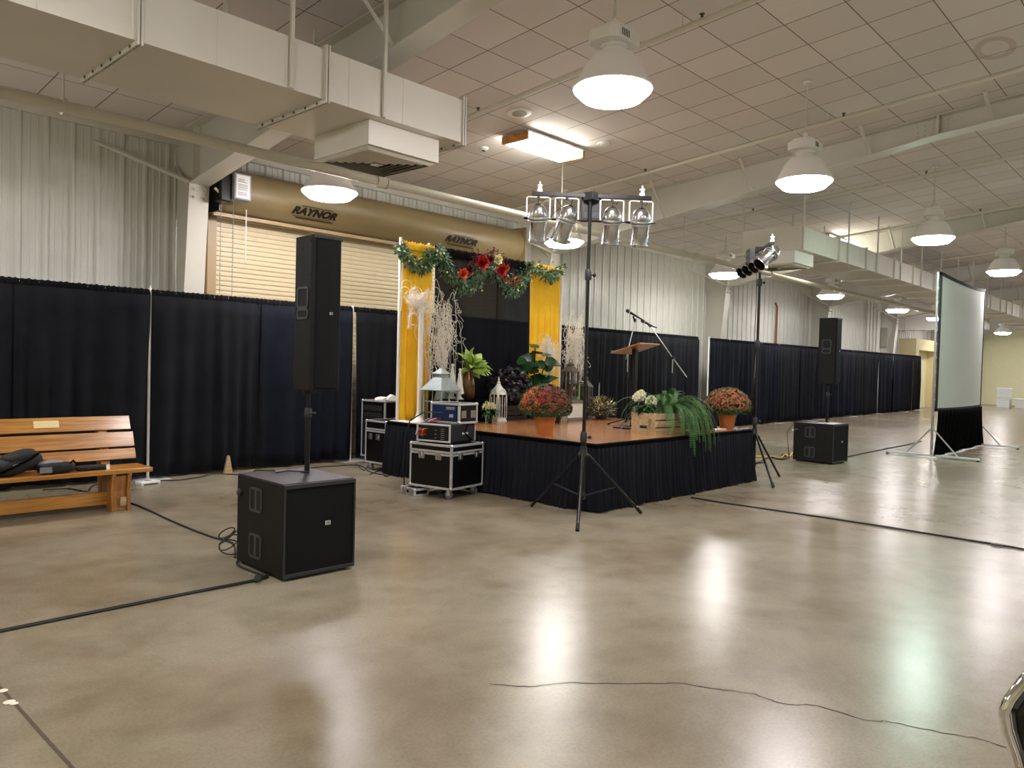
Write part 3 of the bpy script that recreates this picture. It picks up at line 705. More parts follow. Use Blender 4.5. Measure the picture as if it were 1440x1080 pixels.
# ---- backdrop on the stage
BY=8.58; BZ=3.30
bx=[6.79,7.44,9.57,10.40]
for i,(x,l) in enumerate(zip((bx[0],bx[1]+.02,bx[2],bx[3]),('tall white pole at the left edge of the gold drape','thin pole hidden where the left gold drape meets the black','thin pole hidden where the right gold drape meets the black','tall white pole at the right edge of the right gold drape'))):
    e=thing('backdrop_upright',l,'pole',(x+(.03,-.07,.07,0)[i],BY+(0,.06,.06,0)[i],SZ))
    MB().cyl((0,0,.01),(0,0,BZ-SZ+.05),.022 if i in(0,3) else .018,n=12).build('pole',m_white,e,smooth=True)
    MB().box(-.13 if i else -.02,.2 if i<3 else .1,-.32,.14,0,.012).build('base_plate',m_white if i==0 else m_alud,e,bevel=.003)
def panel(name,label,x0,x1,z0,z1,mt,hd,seed,yo=0,per=.13,amp=.03,swing=None,rows=16):
    e=thing(name,label,'drape',(x0,BY+yo,z0)); mm=MB(); ln=x1-x0
    cloth(mm,.01,ln-.01,0.01,z1-z0-.09,amp,per,rows,seed=seed,gath=.4,swing=swing); o=mm.build('cloth',mt,e,smooth=True,smang=80); solid(o,.003)
    mm=MB(); vs=[]; n=int(ln/.014)
    for q in range(n+1):
        x=ln*q/n; w=.010*math.sin(q*1.7)+.006*math.sin(q*.6)
        for y_,z_ in ((-.026-w*.5,-.10),(-.032-w,-.05),(-.028-w,-.02),(0,.012+w),(.026,-.02),(.026,-.10)): vs.append((x,y_,z1-z0+z_))
    mm.add(vs,[(q*6+r_,q*6+r_+1,(q+1)*6+r_+1,(q+1)*6+r_) for q in range(n) for r_ in range(5)])
    mm.build('gathered_header',hd,e,smooth=True,smang=80)
    MB().cyl((0,0,z1-z0-.03),(ln,0,z1-z0-.03),.016,n=8).build('crossbar',m_alud,e)
    return e
panel('gold_drape','bright gold drape at the left end of the stage backdrop',6.86,7.44,SZ+.01,BZ,m_gold,m_gold,11,per=.15,amp=.035)
panel('gold_drape','bright gold drape at the right end of the stage backdrop',9.58,10.37,SZ+.01,BZ,m_gold,m_gold,12,per=.16,amp=.03)
panel('sheer_black_drape','sheer black drape filling the middle of the stage backdrop',7.46,9.56,SZ+.02,BZ,m_sheer,m_header,13,per=.2,amp=.03)

# ---- garland across the top of the backdrop
gp=[(562,346),(572,362),(590,374),(604,366),(613,352),(622,362),(632,384),(648,400),(662,397),(676,380),(690,372),(702,386),(716,404),(728,400),(738,388),(750,376),(765,386),(777,388),(788,377)]
gp=[onY(u,v,BY-.10) for u,v in gp]
gr=[.07,.10,.12,.12,.12,.10,.12,.17,.18,.17,.15,.16,.17,.16,.13,.10,.11,.11,.08]
e=thing('garland','eucalyptus garland with red, orange and cream flowers swagged across the stage backdrop','garland',tuple(gp[9]))
O=gp[9]
def crv(t):
    f=t*(len(gp)-1); i=min(int(f),len(gp)-2); s=f-i
    p0,p1,p2,p3=gp[max(i-1,0)],gp[i],gp[i+1],gp[min(i+2,len(gp)-1)]
    p=.5*((2*p1)+(p2-p0)*s+(2*p0-5*p1+4*p2-p3)*s*s+(3*p1-p0-3*p2+p3)*s*s*s); return p-O,gr[i]*(1-s)+gr[i+1]*s
m=MB(); m2=MB()
for k in range(2300):
    t=R.random(); p,r_=crv(t); d=Vector((R.gauss(0,1),R.gauss(0,.7)-.3,R.gauss(-.2,1))).normalized(); q=p+d*(r_*R.random()**.6)
    (m if R.random()<.68 else m2).leaf(q,d+Vector((R.uniform(-.8,.8),-.2,-.5)),(R.uniform(-1,1),-1,R.uniform(-.5,1)),R.uniform(.045,.075),R.uniform(.022,.036),.3,3)
m.build('eucalyptus_leaves',m_euca,e); m2.build('dark_leaves',m_leaf,e)
m=MB(); m.tube([crv(i/60)[0] for i in range(61)],.014,6); m.build('vine_stem',m_stem,e)
def rose(u,v,r,mt,nm,y=BY-.26,petals=26):
    c_=onY(u,v,y)-O; m=MB()
    for k in range(petals):
        t=k/petals; a=k*2.4; tilt=.15+1.15*t
        d=Vector((math.cos(a)*math.sin(tilt),-math.cos(tilt),math.sin(a)*math.sin(tilt)))
        m.leaf(c_+d*r*.1,d,(0,-1,0.001),r*(.55+.5*t),r*(.6+.5*t),-.5+.9*t,4,.25,.6)
    return m.build(nm,mt,e)
rose(677,369,.14,m_rosered,'red_flower'); rose(650,385,.10,m_roseor,'orange_flower'); rose(704,380,.12,m_rosered,'red_flower'); rose(699,365,.10,m_cream,'cream_flower')
rose(660,378,.07,m_berry,'burgundy_flower'); rose(688,366,.09,m_berry,'burgundy_flower'); rose(712,377,.06,m_mumor,'orange_flower')
for u,v in ((717,396),(724,398),(729,392),(721,389)): rose(u,v,.045,m_mumor,'orange_bloom',petals=16)
for u,v in ((661,382),(708,390)): rose(u,v,.06,m_rosered,'red_flower',petals=16)
m=MB()
for u,v in ((664,368),(672,360),(684,357),(693,352),(700,357),(707,366),(712,372),(656,376)):
    b0=onY(684,378,BY-.14)-O; c1=onY(u,v,BY-.2)-O
    for k in range(7):
        q=c1+Vector((R.gauss(0,.07),R.gauss(0,.05),R.gauss(0,.06))); m.tube([b0.lerp(c1,.5),c1,q],.004,4); m.sphere(q,.012,5,4)
m.build('berry_twigs',m_berry,e)
m=MB()
for k in range(34):
    p,r_=crv(R.random()); q=p+Vector((R.uniform(-r_,r_),-r_*.8,R.uniform(-r_,r_))); m.sphere(q,.016,6,4)
m.build('white_buds',m_cream,e)

# ================================================================ STAGE DECOR
ST=SZ+.0
def AU(u,y,z=SZ):
    lo,hi=520.,700.
    for _ in range(40):
        v=(lo+hi)/2; p=at(u,v,z)
        if p.y>y: lo=v
        else: hi=v
    return (p.x,y,z)
def pos(u,v): p=at(u,v,SZ); return (p.x,p.y,SZ)
# curly white willow
def willow(m,base,h,spread,n,seed,lean=(0,0),droop=1.):
    r=random.Random(seed)
    for k in range(n):
        a=r.uniform(0,6.28); pts=[]; hh=h*r.uniform(.55,1.0); sp=spread*r.uniform(.3,1.); fr=r.uniform(5,10); ph=r.uniform(0,6)
        N_=26
        for i in range(N_+1):
            t=i/N_
            rad=sp*t**1.3; wob=.05*math.sin(fr*t*2+ph)*t**.5; w2=.05*math.cos(fr*1.3*t*2+ph)*t**.4
            z=hh*(t if t<.72 else .72+(t-.72)*(1-2.2*droop*(t-.72)/.28*1.3))
            pts.append(Vector((base[0]+rad*math.cos(a+t*1.1)+wob+lean[0]*t,base[1]+rad*math.sin(a+t*1.1)*.6+w2*.6+lean[1]*t,base[2]+z)))
        m.tube(pts,[.0062*(1-.6*i/N_) for i in range(N_+1)],4,False)
        # hanging curls
        for c_ in range(3):
            i=r.randint(12,24); p=pts[i]; q=[]; a2=r.uniform(0,6.28); L_=r.uniform(.15,.55)*h*.42; f2=r.uniform(6,14)
            for j in range(15):
                s=j/14; q.append(p+Vector((math.cos(a2)*s*.16+.045*math.sin(f2*s*1.6),math.sin(a2)*s*.08,-L_*s+.04*math.cos(f2*s))))
            m.tube(q,.003,3,False)
        if r.random()<.5:
            p=pts[r.randint(16,25)]; rr=r.uniform(.05,.11); m.tube([p+Vector((rr*math.cos(x*.5)-rr,0,rr*math.sin(x*.5))) for x in range(11)],.0036,3,False)
def willow_vase(name,label,loc,h,spread,n,seed,vase,vm,z0,lean=(0,0),droop=1.):
    e=thing(name,label,'branch arrangement',loc); MB().lathe(vase,n=20).build('vase',vm,e,smooth=True)
    m=MB(); willow(m,(0,0,z0),h,spread,n,seed,lean,droop); m.build('curly_branches',m_twig,e); return e
p=pos(588,594)
tall=[(.10,0),(.105,.012),(.075,.05),(.045,.10),(.032,.16),(.036,1.55),(.045,1.62),(.045,1.63)]
willow_vase('willow_vase','tall slender white vase holding sparse curly branches before the left gold drape',AU(589,8.32),.62,.30,18,3,tall,m_ceram,1.45,droop=1.6)
urn=[(.09,0),(.11,.02),(.13,.25),(.10,.42),(.07,.5),(.09,.55)]
willow_vase('willow_vase','big cloud of white curly willow rising behind the zinc lantern',AU(621,8.36),2.25,.42,27,5,urn,m_zinc,.4,droop=1.2)
willow_vase('willow_vase','white curly willow branches at the right edge of the backdrop, beside the par stand pole',(10.22,8.14,SZ),1.95,.32,34,8,urn,m_merc,.4,droop=1.3)
willow_vase('willow_vase','slender white vase of sparse pale branches in front of the right gold drape',(9.72,8.22,SZ),.85,.32,18,9,[(.10,0),(.105,.012),(.07,.05),(.035,.10),(.03,.16),(.03,.9),(.04,.95)],m_ceram,.75,droop=1.5)
# zinc lantern
def lantern(label,loc,w,h,mt,rz,roof=.28,cand=True,panes=2,base=.06,name='lantern'):
    e=thing(name,label,'lantern',loc,rz); a=w/2; bh=h*(1-roof)
    q=lambda r_: r_*math.sqrt(2)
    MB().lathe([(q(a*1.04),0),(q(a*1.04),.02),(q(a*.96),.03),(q(a*.96),base)],n=4,sq=True).build('base',mt,e)
    m=MB()
    for sx_ in (-1,1):
        for sy_ in (-1,1): m.box(sx_*a*.95-.012,sx_*a*.95+.012,sy_*a*.95-.012,sy_*a*.95+.012,base,bh)
    for z in (bh*.36,bh*.68) if panes>1 else ():
        for s_ in (-1,1): m.box(-a*.95,a*.95,s_*a*.95-.006,s_*a*.95+.006,z-.006,z+.006); m.box(s_*a*.95-.006,s_*a*.95+.006,-a*.95,a*.95,z-.006,z+.006)
    for s_ in (-1,1): m.box(-.006,.006,s_*a*.95-.006,s_*a*.95+.006,base,bh); m.box(s_*a*.95-.006,s_*a*.95+.006,-.006,.006,base,bh)
    m.build('frame',mt,e)
    m=MB()
    for s_ in (-1,1): m.box(-a*.93,a*.93,s_*a*.93-.0015,s_*a*.93+.0015,base,bh); m.box(s_*a*.93-.0015,s_*a*.93+.0015,-a*.92,a*.92,base,bh)
    m.build('glass_panes',m_glass,e)
    m=MB().lathe([(q(a*1.15),bh),(q(a*1.17),bh+.012),(q(a*.5),bh+h*roof*.52),(q(a*.42),bh+h*roof*.55),(q(a*.42),bh+h*roof*.68)],n=4,sq=True)
    m.lathe([(q(a*.52),bh+h*roof*.68),(q(a*.53),bh+h*roof*.70),(q(.012),bh+h*roof*.93)],n=4,sq=True)
    m.build('roof',mt,e); MB().tube([(.05*math.cos(t*.45),0,bh+h*roof*.95+.05*math.sin(t*.45)) for t in range(8)],.005,5).build('ring_handle',mt,e)
    if cand: MB().cyl((0,0,base),(0,0,base+bh*.45),a*.45,n=16).build('candle',m_cand,e)
    return e
lantern('grey zinc lantern with a four sided pitched roof, left of the chartreuse plant',AU(619,7.95),.34,.80,m_zinc,math.radians(4),roof=.42)
# gothic white lantern
e=thing('arched_lantern','white arched lantern with pointed finial beside the small cream bouquet','lantern',AU(700,7.93),math.radians(-4))
m=MB()
for k in range(4):
    T=Matrix.Rotation(math.pi/2*k,4,'Z'); a_=.088
    L1=[];
    for i in range(9): t=i/8; L1.append((-a_+ (a_)*(t**2.2),-a_,.28+.2*math.sin(t*math.pi/2)))
    pts=[Vector((-a_,-a_,.05))]+[Vector(p_) for p_ in L1]; pts2=[Vector((-p_.x,p_.y,p_.z)) for p_ in pts]
    m.tube([T@p_ for p_ in pts],.009,5); m.tube([T@p_ for p_ in pts2],.009,5)
    for x in (-.05,0,.05): m.tube([T@Vector((x,-a_,.05)),T@Vector((x,-a_,.47-abs(x)*2.2))],.005,4)
m.build('arched_frame',m_ceram,e)
MB().lathe([(.134,.0),(.134,.02),(.122,.03),(.122,.055)],n=4,sq=True).build('base',m_ceram,e)
MB().lathe([(.115,.40),(.085,.47),(.05,.52),(.025,.56),(.03,.575),(.012,.60),(.014,.62),(.003,.66)],n=16).build('domed_top',m_ceram,e,smooth=True)
# display riser and what stands on it
RX,RYY=AU(655,8.10)[0],8.10
e=thing('display_riser','low black cloth covered riser behind the equipment rack','riser',(RX,RYY,SZ)); MB().box(-.36,.3,-.18,.2,0,.33).build('body',m_velvet,e,bevel=.01)
RZ=SZ+.33
def cone(x,y,s,label):
    e=thing('cone_finial',label,'ornament',(x,y,RZ)); s*=1.05; MB().lathe([(.055*s,0),(.06*s,.015*s),(.03*s,.03*s),(.022*s,.06*s),(.035*s,.075*s)],n=16).build('pedestal',m_ceram,e,smooth=True)
    MB().lathe([(.062*s,.08*s),(.060*s,.10*s),(.012*s,.40*s)],n=16).build('cone',m_ceram,e,smooth=True); MB().sphere((0,0,.415*s),.02*s,10,7).build('ball_tip',m_ceram,e,smooth=True)
cone(AU(635.5,8.17,RZ)[0],8.17,1.12,'left white cone ornament, partly hidden behind the other'); cone(AU(646,8.02,RZ)[0],8.02,.98,'right white cone ornament in front of the brown vase')
e=thing('chartreuse_plant','bushy plant with large lime green leaves in a brown mercury glass vase','potted plant',AU(658,8.14,RZ))
MB().lathe([(.085,0),(.10,.02),(.105,.2),(.09,.3),(.06,.36),(.065,.41)],n=20).build('vase',m_merc,e,smooth=True)
m=MB()
for k in range(40):
    a_=R.uniform(0,6.28); el=R.uniform(-.35,1.3); d=Vector((math.cos(a_)*math.cos(el),math.sin(a_)*math.cos(el),math.sin(el)))
    b0=Vector((0.05,0,.44)); m.leaf(b0+d*R.uniform(.02,.12),d,(-.4+R.uniform(-1,1),-.5+R.uniform(-.6,.6),.8),R.uniform(.20,.29),R.uniform(.09,.125),R.uniform(.3,1.),6,.3,.7)
m.build('leaves',m_lime,e,smooth=True)
m=MB()
for k in range(10): a_=R.uniform(0,6.28); m.tube([(0,0,.3),(math.cos(a_)*.04,math.sin(a_)*.04,.42),(math.cos(a_)*.1+.04,math.sin(a_)*.1,.55)],.006,5)
m.build('stems',m_stem,e)
# small cream bouquet in glass
def ball_flower(m,c_,r,n=60,sz=.018):
    for k in range(n):
        z=R.uniform(-.5,1); a_=R.uniform(0,6.28); s_=math.sqrt(max(0,1-z*z)); d=Vector((s_*math.cos(a_),s_*math.sin(a_),z)); m.leaf(Vector(c_)+d*r*.7,d+Vector((R.uniform(-.6,.6),R.uniform(-.6,.6),R.uniform(-.4,.6))),d,sz*1.3,sz*1.5,.2,2)
e=thing('small_bouquet','small cream hydrangea bouquet in a clear glass jar on the stage','flower arrangement',AU(687,7.72))
MB().lathe([(.045,0),(.05,.01),(.05,.13),(.042,.15),(.046,.17)],n=16).build('jar',m_glass,e,smooth=True)
m=MB()
for q in ((0,-.03,.24),(-.06,0,.23),(.07,0,.24),(.01,.05,.26)): ball_flower(m,q,.06,46)
m.build('blossoms',m_cream,e); m=MB()
for k in range(26): a_=R.uniform(0,6.28); m.leaf((0,0,.18),(math.cos(a_),math.sin(a_),R.uniform(-.3,.6)),(0,0,1),.17,.06,.8,4)
m.build('leaves',m_leaf,e); m=MB()
for k in range(6): a_=k*1.05; m.tube([(math.cos(a_)*.03,math.sin(a_)*.03,.02),(0,0,.17),(math.cos(a_)*.03,math.sin(a_)*.03,.24)],.004,4)
m.build('stems',m_stem,e)
# dark mound plant in dark crate
def crate(name,label,loc,rz,w,d,h,mt,slats=3,scallop=False,t=.016):
    e=thing(name,label,'crate',loc,rz); gap=.014; sh=(h-gap*(slats-1))/slats
    for s_ in (-1,1):
        m=MB()
        for k in range(slats): m.box(-w/2,w/2,s_*(d/2)-t/2,s_*(d/2)+t/2,k*(sh+gap),k*(sh+gap)+sh)
        m.build('side_slats',mt,e,bevel=.002)
    for s_ in (-1,1):
        # solid end with a slot handle: built from strips around the slot
        x=s_*(w/2-t/2-.001); m=MB(); hd=.12; 
        a0,a1=(.25*h,.25*h+.04) if scallop else (.62*h,.62*h+.035)
        m.box(x-t/2,x+t/2,-d/2+t/2,d/2-t/2,.0,a0); m.box(x-t/2,x+t/2,-d/2+t/2,-hd/2,a0,a1); m.box(x-t/2,x+t/2,hd/2,d/2-t/2,a0,a1); m.box(x-t/2,x+t/2,-d/2+t/2,d/2-t/2,a1,h-.02)
        top=[(-d/2+t/2,h-.02)]; n=9; dd=d-t
        for k in range(n):
            y0_=-dd/2+dd*k/n
            for q in range(5): top.append((y0_+dd/n*q/4,h-.02+(.020*math.sin(math.pi*q/4) if scallop else .015)))
        top.append((d/2-t/2,h-.02)); m.prism(top,'x',x-t/2,x+t/2); m.build('end_board',mt,e)
    MB().box(-w/2+t,w/2-t,-d/2+t/2,d/2-t/2,.0,.012).build('bottom',mt,e)
    return e
crate('dark_crate','dark brown slatted crate under the purple-black foliage',AU(716,8.12),0,.46,.32,.22,m_crated)
e=thing('purple_plant','mound of glossy purple-black leaves in the dark slatted crate','potted plant',AU(716,8.12)[:2]+(SZ+.0125,))
MB().lathe([(.12,0),(.14,.2),(.15,.2),(.14,.19)],n=18).build('pot',m_black,e)
m=MB()
for k in range(620):
    z=R.uniform(-.35,1); a_=R.uniform(0,6.28); s_=math.sqrt(max(0,1-z*z)); d=Vector((s_*math.cos(a_),s_*math.sin(a_),z)); q=Vector((d.x*.34,d.y*.26,.48+d.z*.28))*1.0
    m.leaf(q*R.uniform(.86,1.0)+Vector((0,0,.02)),d+Vector((R.uniform(-.7,.7),R.uniform(-.7,.7),R.uniform(-.8,.3))),d+Vector((0,0,.6)),R.uniform(.06,.10),R.uniform(.045,.06),.7,4,.2)
m.build('foliage',m_heuch,e,smooth=True)
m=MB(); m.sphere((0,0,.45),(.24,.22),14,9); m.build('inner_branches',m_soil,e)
# fiddle leaf fig
e=thing('fiddle_leaf_fig','dark green fiddle leaf fig with broad glossy leaves, behind the left chrysanthemum','potted plant',(9.14,8.05,SZ))
MB().lathe([(.12,0),(.15,.26),(.165,.26),(.165,.28),(.14,.28),(.13,.24)],n=20).build('pot',m_crated,e,smooth=True)
m=MB(); st=[]
for (dx_,dy_,h_) in ((0,0,1.12),(-.2,.05,.86),(.2,-.05,1.0)):
    pts=[Vector((dx_*t*1.2,dy_*t,.25+(h_-.25)*t)) for t in (0,.3,.6,1)]; m.tube(pts,.011,6); st.append(pts)
m.build('trunk',m_crated,e); m=MB()
for pts in st:
    for k in range(9):
        t=.35+.65*k/8; f=t*3; i=min(int(f),2); b0=pts[i].lerp(pts[i+1],f-i); a_=k*2.4+R.random(); el=R.uniform(-.25,.7)
        d=Vector((math.cos(a_)*math.cos(el),math.sin(a_)*math.cos(el),math.sin(el))); m.leaf(b0,d,(-.5+R.uniform(-.4,.4),-.6,.55),R.uniform(.24,.33),R.uniform(.16,.21),R.uniform(.2,.7),6,.1,.5)
m.build('leaves',m_leafd,e,smooth=True)
# low variegated filler plant
e=thing('variegated_plant','low grey-green variegated plant tucked between the fig and the left chrysanthemum','potted plant',(8.75,7.3,SZ))
MB().lathe([(.10,0),(.13,.2),(.12,.2)],n=16).build('pot',m_black,e); m=MB()
for k in range(330):
    z=R.uniform(-.1,1); a_=R.uniform(0,6.28); s_=math.sqrt(max(0,1-z*z)); d=Vector((s_*math.cos(a_),s_*math.sin(a_),z)); q=Vector((d.x*.24,d.y*.2,.2+d.z*.2))
    m.leaf(q,d+Vector((R.uniform(-.6,.6),R.uniform(-.6,.6),.2)),(0,0,1),.05,.03,.4,3)
m.build('foliage',m_euca,e)
# chrysanthemums
def mum(label,loc,rx,h,potr,poth,mats,seed):
    r=random.Random(seed); e=thing('potted_chrysanthemum',label,'potted plant',loc)
    MB().lathe([(potr*.78,0),(potr*.97,poth*.8),(potr*1.04,poth*.8),(potr*1.06,poth),(potr*.96,poth),(potr*.92,poth*.86)],n=28).build('pot',m_terra,e,smooth=True)
    MB().lathe([(potr*.9,poth*.86),(.01,poth*.88)],n=20,cap=False).build('soil',m_soil,e)
    m=MB(); cz=poth+.10
    for k in range(1300):
        z=r.uniform(-.55,1); a_=r.uniform(0,6.28); s_=math.sqrt(max(0,1-z*z)); d=Vector((s_*math.cos(a_),s_*math.sin(a_),z)); q=Vector((d.x*rx*.95,d.y*rx*.95,cz+d.z*(h-.10) if z>0 else cz+d.z*.13))
        m.leaf(q,d+Vector((r.uniform(-.7,.7),r.uniform(-.7,.7),r.uniform(-.5,.3))),d,.045,.028,.4,3)
    m.sphere((0,0,cz+.05),(rx*.80,(h-.1)*.72),20,10); m.build('foliage',m_mumleaf,e)
    B_=[MB() for _ in mats]
    for k in range(2400):
        z=r.uniform(-.22,1); a_=r.uniform(0,6.28); s_=math.sqrt(max(0,1-z*z)); d=Vector((s_*math.cos(a_),s_*math.sin(a_),z))
        if z<.22 and r.random()<.6: continue
        q=Vector((d.x*rx,d.y*rx,cz+(d.z*(h-.09) if z>0 else d.z*.13)))
        side=(-d.x*.68+d.y*.73)    # towards camera-left
        i=1 if (len(mats)>1 and side>.35+r.uniform(-.25,.25)) else 0
        mb=B_[i]; sz=r.uniform(.010,.016)
        x,y,_=frame(d); 
        n=6; vs=[q+d*.008]+[q+x*(sz*math.cos(t*1.047))+y*(sz*math.sin(t*1.047)) +d*(0.0 if t%2 else .005) for t in range(6)]
        mb.add(vs,[(0,1+t,1+(t+1)%6) for t in range(6)])
    for b_,mt,nm in zip(B_,mats,('blossoms','orange_blossoms')): b_.build(nm,mt,e)
    return e
p=pos(766,613); mum('deep red and orange chrysanthemum in an orange pot at the front left of the stage',(p[0],p[1],SZ),.31,.36,.125,.24,[m_mumred,m_mumor],1)
mum('rust coloured chrysanthemum in an orange pot at the right end of the stage',(10.28,5.30,SZ),.33,.36,.125,.215,[m_mumrust],2)
# white crate pedestal, bronze lantern and lily vase
p=at(795,590,SZ); 
e=thing('white_crate','whitewashed wooden box carrying the bronze lantern','crate',(9.40,7.52,SZ)); 
MB().box(-.22,.22,-.14,.14,.0,.31).build('box_body',m_ceram,e,bevel=.006); m=MB()
for s_ in (-1,1): m.box(-.225,.225,s_*.145-.008,s_*.145+.008,.27,.32); m.box(-.225,.225,s_*.145-.008,s_*.145+.008,0,.05)
m.build('cleats',m_greywood,e,bevel=.002)
lantern('weathered bronze lantern with dark red candles on the white box',(9.36,7.5,SZ+.321),.19,.60,m_bronze,.1,roof=.28)
e=thing('lily_vase','slim green glass cylinder with white lilies right of the bronze lantern','flower arrangement',(9.56,7.50,SZ+.3205))
MB().lathe([(.035,0),(.035,.26),(.032,.26)],n=14).build('vase',m_lime,e,smooth=True); m=MB()
for k in range(9): a_=R.uniform(0,6.28); m.leaf((0,0,.28),(math.cos(a_),math.sin(a_),.5),(0,0,1),.12,.06,.7,4)
m.build('petals',m_ceram,e,smooth=True); m=MB()
for k in range(10): a_=R.uniform(0,6.28); m.leaf((0,0,.22),(math.cos(a_),math.sin(a_),.9),(0,0,1),.16,.03,.7,4)
m.build('leaves',m_euca,e,smooth=True)
lantern('dark narrow lantern almost hidden behind the par stand pole',(10.02,7.72,SZ),.2,.72,m_crated,.3,roof=.3,name='dark_lantern')
e=thing('dried_arrangement','loose olive and brown dried flower arrangement right of the par stand pole','flower arrangement',(10.1,7.42,SZ))
MB().lathe([(.09,0),(.12,.12),(.11,.12)],n=14).build('basket',m_crated,e); m=MB(); m2=MB()
for k in range(560):
    z=R.uniform(-.15,1); a_=R.uniform(0,6.28); s_=math.sqrt(max(0,1-z*z)); d=Vector((s_*math.cos(a_),s_*math.sin(a_),z)); q=Vector((d.x*.28,d.y*.2,.12+d.z*.24))*R.uniform(.6,1.05); q.z=max(q.z,.012)
    (m if R.random()<.8 else m2).leaf(q,d+Vector((R.uniform(-.6,.6),R.uniform(-.6,.6),.3)),(0,0,1),.06,.03,.4,3)
m.build('foliage',m_dried,e); m2.build('pale_blossoms',m_cream,e)
def pd(u,v,dep): return Vector((0,0,CH))+ray(u,v)*dep      # point at a known distance along the view axis
def sag(a,b,s,n=10): a=Vector(a); b=Vector(b); return [a.lerp(b,i/n)-Vector((0,0,s*4*(i/n)*(1-i/n))) for i in range(n+1)]
# ---- lectern
LX,LY=8.98,6.05
e=thing('lectern','black post lectern with a tilted brown wooden reading board','lectern',(LX,LY,SZ))
MB().box(-.2,.2,-.2,.2,0,.025).build('base',m_black,e,bevel=.005); MB().box(-.035,.035,-.03,.03,.025,1.10).build('post',m_black,e,bevel=.004)
T=Matrix.Translation((0,0,1.115))@Matrix.Rotation(math.radians(-16),4,'X')
MB().box(-.25,.25,-.25,.25,-.009,.009,T).build('reading_board',m_lect,e,bevel=.003); MB().box(-.25,.25,.235,.25,.009,.035,T).build('paper_stop',m_black,e)
# ---- microphone stands
def mic(name,label,a,b):
    a=Vector(a); b=Vector(b); d=(b-a).normalized(); e=thing(name,label,'microphone',tuple(a)); L_=(b-a).length; z=Vector((0,0,0))
    MB().tube([d*.03,d*(L_*.55),d*L_],[.020,.014,.011],12).build('handle',m_black,e,smooth=True)
    x,y,_=frame(d); T=Matrix((( x.x,y.x,d.x,0),(x.y,y.y,d.y,0),(x.z,y.z,d.z,0),(0,0,0,1)))
    MB().sphere((0,0,0),(.027,.034),14,9,T).build('mesh_head',m_rim,e,smooth=True); MB().tube([d*.026,d*.034],.026,14).build('head_ring',m_alud,e,smooth=True)
    return e
def micstand(label,base,top,boom,legs):
    e=thing('microphone_stand',label,'microphone stand',tuple(base)); top=Vector(top)-Vector(base)
    MB().cyl((0,0,.12),(0,0,.75),.012,n=10).build('lower_tube',m_black,e,smooth=True); MB().cyl((0,0,.75),(0,0,top.z),.0085,n=10).build('upper_tube',m_alu,e,smooth=True)
    MB().cyl((0,0,.72),(0,0,.79),.018,n=12).build('clutch',m_black,e,smooth=True); MB().lathe([(.02,.06),(.028,.09),(.026,.15),(.014,.19)],n=12).build('hub',m_black,e,smooth=True)
    for a_ in legs:
        L_=.36; c_,s_=math.cos(a_),math.sin(a_); l=MB().tube([(c_*.02,s_*.02,.11),(c_*L_,s_*L_,.014)],.009,8).build('leg',m_black,e,smooth=True)
        MB().tube([(c_*(L_-.03),s_*(L_-.03),.018),(c_*(L_+.008),s_*(L_+.008),.0125)],.0125,8).build('rubber_foot',m_rubber,l,smooth=True)
    b=[Vector(q)-Vector(base) for q in boom]; MB().tube(b,.0075,8).build('boom_arm',m_alu,e,smooth=True)
    MB().sphere(tuple(top),.026,10,6).build('boom_joint',m_black,e,smooth=True); MB().tube([b[0],b[0]+(b[1]-b[0])*.06],.013,8).build('counter_grip',m_rubber,e)
    MB().tube([b[-1],b[-1]+(b[-1]-b[-2]).normalized()*.05],.012,8).build('thread_tip',m_black,e)
    return e
b1=at(880,600,SZ); d1=b1.dot(CZ)-CH*CZ.z
t1=pd(883,492,d1); t1.x,t1.y=b1.x,b1.y
micstand('slim microphone stand left of the lectern, its arm tipping up to the left microphone',b1,t1,[pd(880,506,d1),t1,pd(893,453,d1)],(math.radians(200),math.radians(325),math.radians(80)))
ma=mic('microphone','upper left black microphone pointing up over the lectern',pd(883,437.5,d1),pd(903,449.5,d1))
MB().tube([pd(890.5,444.5,d1)-pd(883,437.5,d1),pd(893,453,d1)-pd(883,437.5,d1)],.014,8).build('clip',m_black,ma)
b2=at(943,603,SZ); b2=Vector((b2.x*1.03,b2.y*1.03,SZ)); d2=b2.dot(CZ)-CH*CZ.z
t2=pd(941,503,d2); t2.x,t2.y=b2.x,b2.y
micstand('boom microphone stand rising behind the fern',b2,t2,[pd(967,532,d2),t2,pd(915,459,d2)],(math.radians(20),math.radians(140),math.radians(262)))
mb_=mic('microphone','lower right black microphone at the tip of the boom arm',pd(904,451.5,d2),pd(918,459,d2))
MB().tube([pd(911,455.5,d2)-pd(904,451.5,d2),pd(915,460,d2)-pd(904,451.5,d2)],.014,8).build('clip',m_black,mb_)
MB().tube([pd(918,459,d2)-pd(904,451.5,d2),pd(924,461,d2)-pd(904,451.5,d2)],.009,8).build('plug',m_black,mb_)
